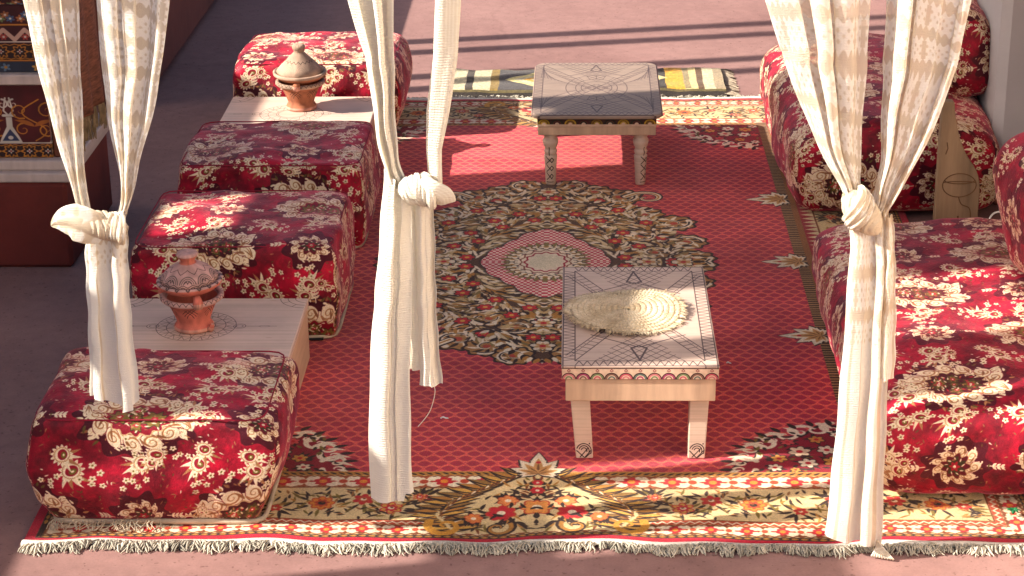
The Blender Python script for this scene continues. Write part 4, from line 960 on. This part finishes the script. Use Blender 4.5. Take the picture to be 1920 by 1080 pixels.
def cushion(loc, rot, size, label, seed, off, r=.09):
    t = thing('back_cushion', loc, label, 'cushion', 'velvet back cushions on the right'); t.rotation_euler = rot
    V, F, U = soft_box(*size, r, (.02, .02, .03), seed, .008, 30, off, .56); obj('cover', mesh('cover', V, F, U), M_BRO, t); return t
cushion((1.40, .94, .285), (0, R(-12), R(4)), (.20, .46, .36), 'dark red velvet back cushion standing on the near mattress at the right edge', 81, (.1, .2))
c = cushion((1.44, 2.86, .30), (0, R(-8), R(3)), (.22, .60, .30), 'dark red velvet back cushion with a grey cord leaning on the white pillar', 82, (.33, .05))
g = Geo(); rd = random.Random(12)
for k in range(7):
    pts = smooth_path([(-.10 + .006 * k, -.30, .26 - .004 * k), (-.125, -.322 - .003 * (k % 3), .20), (-.13 + .007 * k, -.325, .13), (-.145 + .008 * k, -.335, .05), (-.15 + .012 * k + rd.uniform(-.004, .004), -.34, .0)], 16); g.sweep(pts, .0065, .006, 7)
obj('cord_trim', g.me('cord_trim'), flat('grey_cord', (126, 100, 84), .9, .3, 40, .5, 240), c)
cushion((1.40, 2.32, .0), (0, 0, 0), (.17, .14, .26), 'small flowered bolster between the carved plank and the white pillar', 83, (.45, .5), .065)
# carved plank
M_PLANK = flat('carved_poplar', (176, 142, 108), .75, .34, 14, .4, 50, stretch=(1, 1, .12))
t = thing('carved_plank', (0, 2.10, 0), 'shaped pale wooden plank with carved curves standing between the two right mattresses', 'plank')
out = smooth_path([(1.262, .0), (1.262, .20), (1.262, .40), (1.268, .445), (1.298, .445), (1.306, .40), (1.325, .325), (1.352, .265), (1.385, .215), (1.400, .165), (1.402, .08), (1.402, .0)], 60); out = np.array([(x, max(0, min(.445, zz))) for x, zz in out])
g = Geo(); n = len(out); g.V = [(x, -.018, zz) for x, zz in out] + [(x, .018, zz) for x, zz in out]; g.F = [tuple(range(n)), tuple(range(2 * n - 1, n - 1, -1))] + [(k, n + k, n + (k + 1) % n, (k + 1) % n) for k in range(n)]; g.U = [(0, 0)] * sum(len(f) for f in g.F)
bevel(obj('board', g.me('board', False), M_PLANK, t), .004)
M_GROOVE = flat('burnt_groove', (120, 84, 54), .8, .2)
g = Geo()
for c_, a, b, t0, t1 in (((1.334, .165), .054, .040, 0, 6.283), ((1.334, .182), .048, .012, 3.14, 6.283), ((1.334, .174), .050, .004, 0, 3.14)):
    g = Geo(); g.sweep([(c_[0] + a * math.cos(q), -.0185, c_[1] + b * math.sin(q)) for q in np.linspace(t0, t1, 30)], .0016, .0016, 6); obj('carved_line', g.me('carved_line'), M_GROOVE, t)
g = Geo(); g.sweep(smooth_path([(1.334, -.0185, .125), (1.345, -.0185, .10), (1.372, -.0185, .085), (1.376, -.0185, .04), (1.36, -.0185, .02)], 24), .0015, .0015, 6); obj('carved_line', g.me('carved_line'), M_GROOVE, t); g = Geo(); g.sweep([(1.334, -.0185, .03), (1.338, -.0185, .045), (1.336, -.0185, .06)], .003, .0015, 6); obj('carved_line', g.me('carved_line'), M_GROOVE, t); g = Geo(); g.sweep([(1.285, -.0185, .31), (1.289, -.0185, .29), (1.283, -.0185, .27)], .0016, .0012, 6)
obj('carved_line', g.me('carved_line'), M_GROOVE, t)
# white cable
g = Geo(); pts = [(1.45 + .030 * math.cos(a) + .006 * a / 6, 2.02 + .014 * math.sin(a) - .004 * a, .07 + .030 * math.sin(a) * .9 - .003 * a) for a in np.linspace(0, 14, 70)]; g.sweep(pts, .0035, .0035, 7)
tag(obj('white_cable', g.me('white_cable'), flat('white_plastic', (224, 216, 206), .5, .05)), 'loops of thin white cable hanging beside the carved plank by the white pillar', 'cable')
# green and white bits by the near mattress
g = Geo(); rd = random.Random(3)
for k in range(7): a = k * .9; g.sweep([(0, 0, .006), (.008 * math.cos(a), .006 * math.sin(a), .018), (.018 * math.cos(a), .012 * math.sin(a), .012 + .01 * rd.random())], (.003, .005, .001), (.001, .0012, .0006), 6, side=(0, 0, 1))
tag(obj('green_ribbon', g.me('green_ribbon'), flat('green_ribbon', (24, 110, 60), .6, .3), loc=(1.128, .128, 0)), 'small scrunched green ribbon at the foot of the near mattress front', 'ribbon')
# pillar
t = thing('white_pillar', (1.86, 2.66, -.012), 'white plastered pillar behind the right cushions', 'pillar'); g = Geo(); g.box(-.36, .36, -.26, .30, 0, 3.0, .03); obj('shaft', g.me('shaft', False), M_WALL, t)
g = Geo(); g.box(-.35, .35, -.275, .31, 0, .10, .01); obj('plinth', g.me('plinth', False), flat('earth_skirting', (150, 92, 76), .85, .2), t)
# ---------------------------------------------------------------- left side: platform, cabinets, earth bench
t = thing('plaster_platform', (-2.5, 2.6, -.012), 'dark red plastered platform carrying the painted cabinets at the left', 'platform')
g = Geo(); g.box(-.9, 1.0, -.80, -.20, 0, .285, .012); obj('body', g.me('body', False), M_PLAT, t)
ca = thing('painted_cabinet', (-2.5, 2.6, .2735), 'painted red cabinet with gold arabesques and white vases on the dark red platform', 'cabinet')
def board(name, x0, x1, y0, y1, z0, z1, m, bev=.004, par=ca): g = Geo(); g.box(x0, x1, y0, y1, z0, z1, bev); return obj(name, g.me(name, False), m, par)
board('ledge', -.9, 1.02, -.80, -.22, 0, .030, M_PALEWOOD); board('ledge', -.9, 1.03, -.77, -.24, .0303, .062, M_PALEWOOD)
board('side_board', .955, .985, -.735, -.28, .0623, .595, M_DKWOOD); board('side_board', -.9, -.87, -.735, -.28, .0623, .595, M_DKWOOD)
M_PAN = printed('arabesque_panel', tex_chest('panel'), .55, spec=.4).m; M_UP = printed('banded_panel', tex_chest('upper'), .55, spec=.4).m
board('lower_panel', -.869, .954, -.74, -.71, .0623, .305, M_PAN, .003); board('ledge', -.868, .953, -.765, -.69, .3053, .338, M_PALEWOOD)
board('upper_panel', -.869, .954, -.735, -.705, .3383, .552, M_UP, .003); board('back_board', -.868, .953, -.31, -.281, .0623, .595, M_DKWOOD)
board('cabinet_top', -.88, 1.0, -.752, -.26, .5953, .615, M_DKWOOD)
# arched crest above the upper panel
g = Geo(); k0 = 20; xs = np.linspace(-.868, .953, 60); yy = [.5525 + .04 * abs(math.sin((x + .868) / .46 * math.pi)) for x in xs]
P = np.stack([np.stack([xs, np.full(60, -.729), np.full(60, .5523)], 1), np.stack([xs, np.full(60, -.729), np.minimum(yy, .594)], 1)]); g.grid(P, np.stack([np.stack([xs * .5, np.full(60, .8)], 1), np.stack([xs * .5, np.full(60, .99)], 1)])); obj('crest', g.me('crest', False), M_UP, ca)
# cloth hung over the end of the cabinet and a grey cover on top
def hanging(name, label, cat, x, y0, y1, zt, zb, matl, drop):
    g = Geo(); n, m_ = 26, 40; P = np.zeros((n, m_, 3)); UV = np.zeros((n, m_, 2))
    for i in range(n):
        for j in range(m_):
            f, q = i / (n - 1), j / (m_ - 1); y = y0 + (y1 - y0) * q
            if f < .35: xx, zz = x - .30 * (1 - f / .35), zt + .004
            else: s_ = (f - .35) / .65; xx, zz = x + .012 + .010 * math.sin(q * 17) * s_ + .01 * s_, zt - (zt - zb + drop * q) * s_
            P[i, j] = (xx, y, zz + .004 * nz(xx, y, 0, 8)); UV[i, j] = (q * 2, f)
    g.grid(P, UV); o = obj(name, g.me(name), matl); o.modifiers.new('thick', 'SOLIDIFY').thickness = .004; return tag(o, label, cat)
M_THROW = flat('rust_throw', (150, 92, 66), .95, .4, 26, .5, 120, stretch=(1, 1, 6))
th = hanging('hung_throw', 'rust brown woven throw hanging over the right end of the painted cabinet', 'throw', -1.50, 1.90, 2.32, .895, .42, M_THROW, .02)
th.location = (0, 0, 0)
g = Geo(); rd = random.Random(8)
for k in range(110):
    q = rd.random(); y = 1.90 + .42 * q; z = .42 - .02 * q; x = -1.478 + .010 * math.sin(q * 17); g.sweep([(x, y, z + .01), (x + .004, y + rd.uniform(-.008, .008), z - .03), (x + .002, y + rd.uniform(-.012, .012), z - .06 - .03 * rd.random())], .002, .002, 3, caps=False)
tag(obj('fringe', g.me('throw_fringe'), flat('olive_fringe', (176, 146, 106), .95, .4, 30), th), kind='stuff')
V, F, U = soft_box(1.2, .46, .10, .04, (.02, .02, .05), 91, .012, 24); t = thing('grey_cover', (-2.2, 2.10, .889), 'grey brown cloth bundle lying on top of the painted cabinet', 'cloth'); obj('cloth', mesh('cloth', V, F, U), flat('grey_linen', (150, 128, 112), .95, .2, 8, .3, 60), t)
g = Geo(); rd = random.Random(5)
for i in range(9):
    for j in range(7): g.lathe([(0, -.014), (.010, -.010), (.014, 0), (.010, .010), (0, .014)], 8, (-1.98 + i * .030, 2.02 + j * .03, 1.012 + .01 * math.sin(i) + .006 * (j % 2)))
tag(obj('beaded_cloth', g.me('beaded_cloth'), flat('grey_beads', (168, 158, 150), .5, .3, 30)), 'grey beaded trim lying on the cloth bundle at the top left corner', 'trim')
t = thing('earth_bench', (-2.62, 5.2, -.012), 'reddish brown earth plaster bench running back along the left wall', 'bench'); g = Geo(); g.box(-.9, 1.0, -1.6, 4.6, 0, .62, .04); obj('body', g.me('body', False), M_ADOBE, t)
# ---------------------------------------------------------------- curtains
def lace_mat(name, knit, net, dens_lo, dens_hi, scale_v=1.0, plain=False):
    m = bpy.data.materials.new(name); m.use_nodes = True; n, l = m.node_tree.nodes, m.node_tree.links; n.clear(); N_ = n.new
    out = N_('ShaderNodeOutputMaterial'); uv = N_('ShaderNodeUVMap'); uv.uv_map = 'UVMap'
    if plain:
        tx = N_('ShaderNodeTexWave'); tx.inputs['Scale'].default_value = 6; tx.inputs['Distortion'].default_value = 1.5; l.new(uv.outputs[0], tx.inputs[0]); fac = tx.outputs['Fac']
    else:
        tx = N_('ShaderNodeTexImage'); tx.image = LACE; l.new(uv.outputs[0], tx.inputs[0]); fac = tx.outputs['Color']
    mr = N_('ShaderNodeMapRange'); mr.inputs['From Min'].default_value = .25; mr.inputs['From Max'].default_value = .9; mr.inputs['To Min'].default_value = dens_lo; mr.inputs['To Max'].default_value = dens_hi; l.new(fac, mr.inputs['Value'])
    mx = N_('ShaderNodeMix'); mx.data_type = 'RGBA'; mx.inputs[6].default_value = lin(net); mx.inputs[7].default_value = lin(knit)
    mr2 = N_('ShaderNodeMapRange'); mr2.inputs['From Min'].default_value = .3; mr2.inputs['From Max'].default_value = .9; l.new(fac, mr2.inputs['Value']); l.new(mr2.outputs[0], mx.inputs[0])
    df, tl, tr = N_('ShaderNodeBsdfDiffuse'), N_('ShaderNodeBsdfTranslucent'), N_('ShaderNodeBsdfTransparent'); l.new(mx.outputs[2], df.inputs[0]); l.new(mx.outputs[2], tl.inputs[0])
    tc = N_('ShaderNodeTexCoord'); nn = N_('ShaderNodeTexNoise'); nn.inputs['Scale'].default_value = 420; l.new(tc.outputs['Object'], nn.inputs['Vector']); n2 = N_('ShaderNodeTexNoise'); n2.inputs['Scale'].default_value = 38; n2.inputs['Detail'].default_value = 5; l.new(tc.outputs['Object'], n2.inputs['Vector'])
    wv = N_('ShaderNodeTexWave'); wv.bands_direction = 'Z'; wv.inputs['Scale'].default_value = 55; wv.inputs['Distortion'].default_value = 3; wv.inputs['Detail'].default_value = 2; l.new(tc.outputs['Object'], wv.inputs['Vector'])
    ml = N_('ShaderNodeMath'); ml.operation = 'MULTIPLY_ADD'; l.new(wv.outputs['Fac'], ml.inputs[0]); ml.inputs[1].default_value = .45 if plain else .2; l.new(nn.outputs[0], ml.inputs[2])
    ad = N_('ShaderNodeMath'); ad.operation = 'ADD'; l.new(ml.outputs[0], ad.inputs[0]); l.new(n2.outputs[0], ad.inputs[1]); bp = N_('ShaderNodeBump'); bp.inputs['Strength'].default_value = .5; bp.inputs['Distance'].default_value = .006; l.new(ad.outputs[0], bp.inputs['Height']); l.new(bp.outputs[0], df.inputs['Normal'])
    a = N_('ShaderNodeMixShader'); a.inputs[0].default_value = .30; l.new(df.outputs[0], a.inputs[1]); l.new(tl.outputs[0], a.inputs[2])
    b = N_('ShaderNodeMixShader'); l.new(mr.outputs[0], b.inputs[0]); l.new(tr.outputs[0], b.inputs[1]); l.new(a.outputs[0], b.inputs[2]); l.new(b.outputs[0], out.inputs[0]); return m
LACE = picture('lace_weave', tex_lace())
M_LACE = lace_mat('lace_curtain', (240, 234, 224), (232, 216, 192), .74, .97)
M_TAIL = lace_mat('lace_curtain_end', (241, 235, 224), (226, 208, 182), .90, .998)
M_GAUZE = lace_mat('cream_gauze', (242, 235, 219), (238, 229, 210), .97, 1.0, plain=True)
def cloth(name, left, right, par, matl, n=4.0, amp=.016, cw=.30, seed=0, y0=-.02, nu=110, nv=90, fold=.17, jag=0.0, vper=.10, v_off=0.0, yc=None, hem=None, calm=1.0, pa=99):
    """pleated cloth hung between two edge lines given as (x, z) from top to foot"""
    L, Rr = smooth_path([(x, 0, z) for x, z in left], nv), smooth_path([(x, 0, z) for x, z in right], nv); P = np.zeros((nv, nu, 3)); UV = np.zeros((nv, nu, 2)); u = np.linspace(0, 1, nu)
    arc = np.r_[0, np.cumsum(np.hypot(*(np.diff(L, axis=0)[:, [0, 2]]).T))]; rs = np.random.RandomState(seed)
    for i in range(nv):
        f = i / (nv - 1); w = Rr[i, 0] - L[i, 0]; ph = 2 * math.pi * n * (u + .07 * np.sin(2 * math.pi * (1.3 * u + .21 * seed)) + .018 * np.sin(2 * math.pi * (3.1 * u + f * .35 * calm + seed)))
        x = L[i, 0] + w * u + fold * w / n * np.sin(2 * ph + .4) * np.sin(np.pi * u) ** .3
        A = amp * (.75 + .45 * np.sin(seed + 5 * u + 2.2 * f)); yv = y0 + A * np.cos(ph) + .003 * calm * np.sin(2.7 * ph + 2.5 * f + seed) - .012 * np.sin(np.pi * u)
        if yc is not None: yv = yv + np.interp(f, *yc)
        z = L[i, 2] * (1 - u) + Rr[i, 2] * u
        if jag: z = z - jag * f ** 6 * (.5 + .5 * np.cos(ph + .6) + .4 * np.sin(u * 9 + seed))
        if hem is not None: z = z - f ** 4 * np.interp(u, *hem)
        yv = yv + .0045 * np.array([nz(x_ * 1.0, 0, z_ * .35, 26, seed) for x_, z_ in zip(x, z)])
        wob = .0014 * np.sin(9 * f * 3 + 6 * u + seed)
        P[i] = np.stack([x + wob, yv, z], 1); UV[i] = np.stack([u * cw / .06, np.full(nu, v_off - min(arc[i], pa) / vper)], 1)
    g = Geo(); g.grid(P, UV); return obj(name, g.me(name), matl, par)
def up_to(l, z=2.04, k=1.0):
    (x0, z0), (x1, z1) = l[0], l[1]; return [(x0 + (x0 - x1) / (z0 - z1) * (z - z0) * k, z)] + l
def wraps(par, c, axis, rad, spread, bands, matl, y0=-.05, depth=.034, seed=0):
    """a tied knot: a rounded core with bands of gathered cloth wound over it"""
    ax = math.radians(axis); A = np.array((math.cos(ax), 0, math.sin(ax))); B = np.array((-math.sin(ax), 0, math.cos(ax))); g = Geo(); rs = random.Random(seed)
    ns, nt_ = 60, 150; P = np.zeros((ns, nt_, 3)); th_ = np.linspace(0, 2 * math.pi, nt_, endpoint=False)
    for i, t in enumerate(np.linspace(-1, 1, ns)):          # core: gathered cloth, creases running round it on the slant
        e = math.sqrt(max(.10, 1 - t * t)) if abs(t) < .95 else .32; q = th_ + 2.3 * t * (1 if seed % 2 else -1) + .5 * np.sin(2 * th_ + seed) + .35 * math.sin(5 * t + seed)
        d = .90 + .17 * np.abs(np.sin(2.5 * q)) ** .5 + .07 * np.abs(np.sin(5.5 * q + 3 * t)) ** .5 + .035 * np.abs(np.sin(12 * q - 4 * t)) ** .6
        P[i] = np.array(c) + (0, y0, 0) + A * (spread * t) + (np.cos(th_) * rad * .95 * e * d)[:, None] * B + (np.sin(th_) * depth * .95 * e * d)[:, None] * np.array((0, 1, 0))
    g.grid(P, close=True)
    for s0, s1, hw, th, lift in bands:
        m_ = 3                                            # each band is a bundle of narrow gathered folds
        for k_ in range(m_):
            o_ = (k_ - (m_ - 1) / 2) * hw * .62; l2 = lift + rs.uniform(-.003, .003); pts = []; w_ = rs.uniform(-.12, .12); fan = rs.uniform(.7, 1.3)
            for t in np.linspace(-.25, 1.25, 30):
                a = math.pi * t; s_ = s0 + (s1 - s0) * t + w_ * math.sin(a) * .4; e = math.sqrt(max(.08, 1 - min(1, s_ * s_) * .8)); sp = o_ * (1 + .5 * fan * math.sin(a))
                pts.append(np.array(c) + A * (spread * s_ + sp) + B * math.cos(a) * (rad * e + l2) + np.array((0, y0 - math.sin(a) * (depth * e + l2), 0)))
            g.sweep(pts, [hw * .50 * (.8 + .3 * math.sin(math.pi * k / 29)) for k in range(30)], th * rs.uniform(.5, .75), 36, side=(B[0] * .01, 1, B[2] * .01), ridge=(.14, 6, 2.0, rs.random() * 6))
    return obj('knot', g.me('knot'), matl, par)
CUR = 'cream curtains tied in knots along the front'
# left curtain
t = thing('curtain', (0, -.02, 0), 'left banded lace curtain, knotted, its plain end hanging over the near cube seat', 'curtain', CUR)
cloth('lace_strand', up_to([(-1.062, 1.289), (-1.031, 1.057), (-.992, .858), (-.975, .80)]), up_to([(-.944, 1.289), (-.954, 1.08), (-.964, .851), (-.945, .80)]), t, M_LACE, 2.3, .016, .26, 1, vper=.095)
cloth('lace_strand', up_to([(-.911, 1.289), (-.908, 1.056), (-.892, .86), (-.93, .79)]), up_to([(-.753, 1.288), (-.79, 1.103), (-.838, .949), (-.872, .84), (-.895, .79)]), t, M_LACE, 2.7, .018, .30, 2, v_off=.35, vper=.095)
wraps(t, (-.925, 0, .805), -14, .028, .050, [(.42, .62, .017, .010, .002)], M_TAIL, seed=1)
g = Geo(); pts = smooth_path([(-1.040, -.055, .806), (-1.020, -.06, .814), (-.990, -.066, .818), (-.955, -.070, .808), (-.925, -.064, .788)], 26); f = np.linspace(0, 1, 26)
g.sweep(pts, np.interp(f, (0, .12, .3, .55, .8, 1), (.002, .010, .024, .040, .036, .018)), np.interp(f, (0, .2, .6, 1), (.002, .006, .013, .010)), 90, ridge=(.22, 6, 3.2, .5)); obj('knot_ear', g.me('knot_ear'), M_TAIL, t)
cloth('curtain_end', [(-.976, .785), (-.984, .70), (-.991, .562), (-1.002, .385)], [(-.886, .785), (-.890, .70), (-.893, .562), (-.889, .385)], t, M_TAIL, 2.0, .014, .15, 4, jag=.004, fold=.10, calm=.4, pa=.09, v_off=1.15, hem=((0, .3, .55, .7, .85, 1), (.0, .004, .018, .038, .030, .0)))
# middle curtain
t = thing('curtain', (0, -.02, 0), 'middle plain cream curtain, twisted and knotted, with one long and one short end', 'curtain', CUR)
cloth('gauze_strand', up_to([(-.38, 1.286), (-.346, 1.148), (-.334, 1.019), (-.316, .923), (-.29, .87)]), up_to([(-.285, 1.286), (-.289, 1.113), (-.288, .983), (-.276, .911), (-.25, .87)]), t, M_GAUZE, 2.4, .020, .3, 5, fold=.16)
for sd, (xa, xb) in enumerate(((-.01, .0),)):
    g = Geo(); zz = np.linspace(2.04, .885, 70); path = [(np.interp(z, (.885, .971, 1.054, 1.171, 1.286, 2.04), (-.206, -.2075, -.197, -.181, -.175, -.165)), -.022, z) for z in zz]
    g.sweep(path, np.interp(zz, (.885, .97, 1.05, 1.17, 1.286, 2.04), (.014, .0165, .023, .024, .026, .05)), np.interp(zz, (.885, 1.286, 2.04), (.014, .020, .03)), 26, ridge=(.16, 3, 9.0, .6)); obj('twisted_strand', g.me('twisted_strand'), M_GAUZE, t)
wraps(t, (-.247, 0, .884), -12, .030, .040, [(.15, .75, .016, .010, .001)], M_GAUZE, depth=.036, seed=3)
g = Geo(); g.sweep(smooth_path([(-.235, -.062, .905), (-.212, -.074, .893), (-.192, -.066, .878), (-.188, -.05, .862)], 18), np.linspace(.020, .026, 18), np.linspace(.014, .012, 18), 20, ridge=(.1, 5, 2, 1)); obj('knot_ear', g.me('knot_ear'), M_GAUZE, t)
cloth('curtain_end', [(-.318, .923), (-.330, .80), (-.345, .66), (-.356, .563), (-.372, .354), (-.376, .134)], [(-.262, .885), (-.262, .78), (-.264, .66), (-.272, .511), (-.278, .301), (-.277, .134)], t, M_GAUZE, 1.7, .012, .2, 6, y0=-.03, jag=.004, fold=.10, hem=((0, .8, .82, 1), (0, 0, -.02, -.025)))
cloth('curtain_end', [(-.258, .885), (-.257, .70), (-.256, .56), (-.256, .417)], [(-.212, .875), (-.213, .70), (-.212, .56), (-.204, .417)], t, M_GAUZE, 1.25, .012, .15, 8, y0=-.022, jag=.003, fold=.08)
cloth('curtain_end', [(-.284, .86), (-.282, .62), (-.278, .44)], [(-.240, .86), (-.244, .62), (-.247, .45)], t, M_GAUZE, 1.0, .008, .12, 9, y0=.008, fold=.08)
g = Geo(); g.sweep(smooth_path([(-.225, -.02, .415), (-.222, -.022, .395), (-.235, -.025, .35), (-.262, -.03, .315)], 20), .0008, .0008, 4); obj('loose_thread', g.me('loose_thread'), M_GAUZE, t)
# right curtain
t = thing('curtain', (0, -.02, 0), 'right lace curtain spread wide above its knot, long end reaching the carpet fringe', 'curtain', CUR)
cloth('lace_strand', up_to([(.487, 1.282), (.53, 1.157), (.592, 1.005), (.655, .885), (.675, .84)]), up_to([(.704, 1.281), (.702, 1.11), (.700, .933), (.708, .861), (.715, .83)]), t, M_LACE, 3.1, .020, .36, 11, v_off=.6, vper=.095)
cloth('lace_strand', up_to([(.737, 1.281), (.739, 1.11), (.743, .933), (.728, .824)]), up_to([(.909, 1.28), (.879, 1.109), (.827, .957), (.768, .84), (.755, .81)]), t, M_LACE, 2.7, .020, .32, 13, v_off=.2, vper=.095)
wraps(t, (.703, 0, .832), -52, .032, .058, [(-.55, .05, .018, .009, .001)], M_TAIL, depth=.036, seed=5)
cloth('curtain_end', [(.683, .80), (.686, .714), (.681, .46), (.673, .236), (.664, .048)], [(.764, .83), (.779, .714), (.786, .46), (.790, .236), (.794, .040)], t, M_TAIL, 2.1, .018, .26, 15, y0=-.028, jag=.006, fold=.10, calm=.4, pa=.285, v_off=3.1, hem=((0, .2, .3, .75, .85, 1), (.0, .012, .016, .010, .030, .032)))
cloth('curtain_end', [(.752, .82), (.756, .70), (.756, .56), (.756, .44)], [(.773, .82), (.784, .714), (.794, .56), (.797, .437)], t, M_TAIL, 1.2, .010, .12, 17, y0=-.034, fold=.06, v_off=3.1, pa=.285, calm=.4)
g = Geo()
for k in range(9): g.sweep(smooth_path([(.782, -.03, .03), (.780 + .002 * k, -.034, .012), (.770 + .006 * k, -.040 - .002 * k, -.006)], 8), .0025, .0025, 4)
obj('tassel', g.me('tassel'), M_TAIL, t)
# rod carrying the curtains, above the view
t = thing('curtain_rod', (0, -.02, 2.055), 'round wooden rod above the view carrying the three curtains', 'rod'); g = Geo(); g.sweep([(-1.6, 0, 0), (0, 0, 0), (1.7, 0, 0)], .02, .02, 12); obj('rod', g.me('rod'), M_DKWOOD, t)
for x in (-1.6, 1.7):
    g = Geo(); g.box(x - .03, x + .03, -.03, .03, -.012 - 2.055, .05, .004); obj('post', g.me('post', False), M_DKWOOD, t)
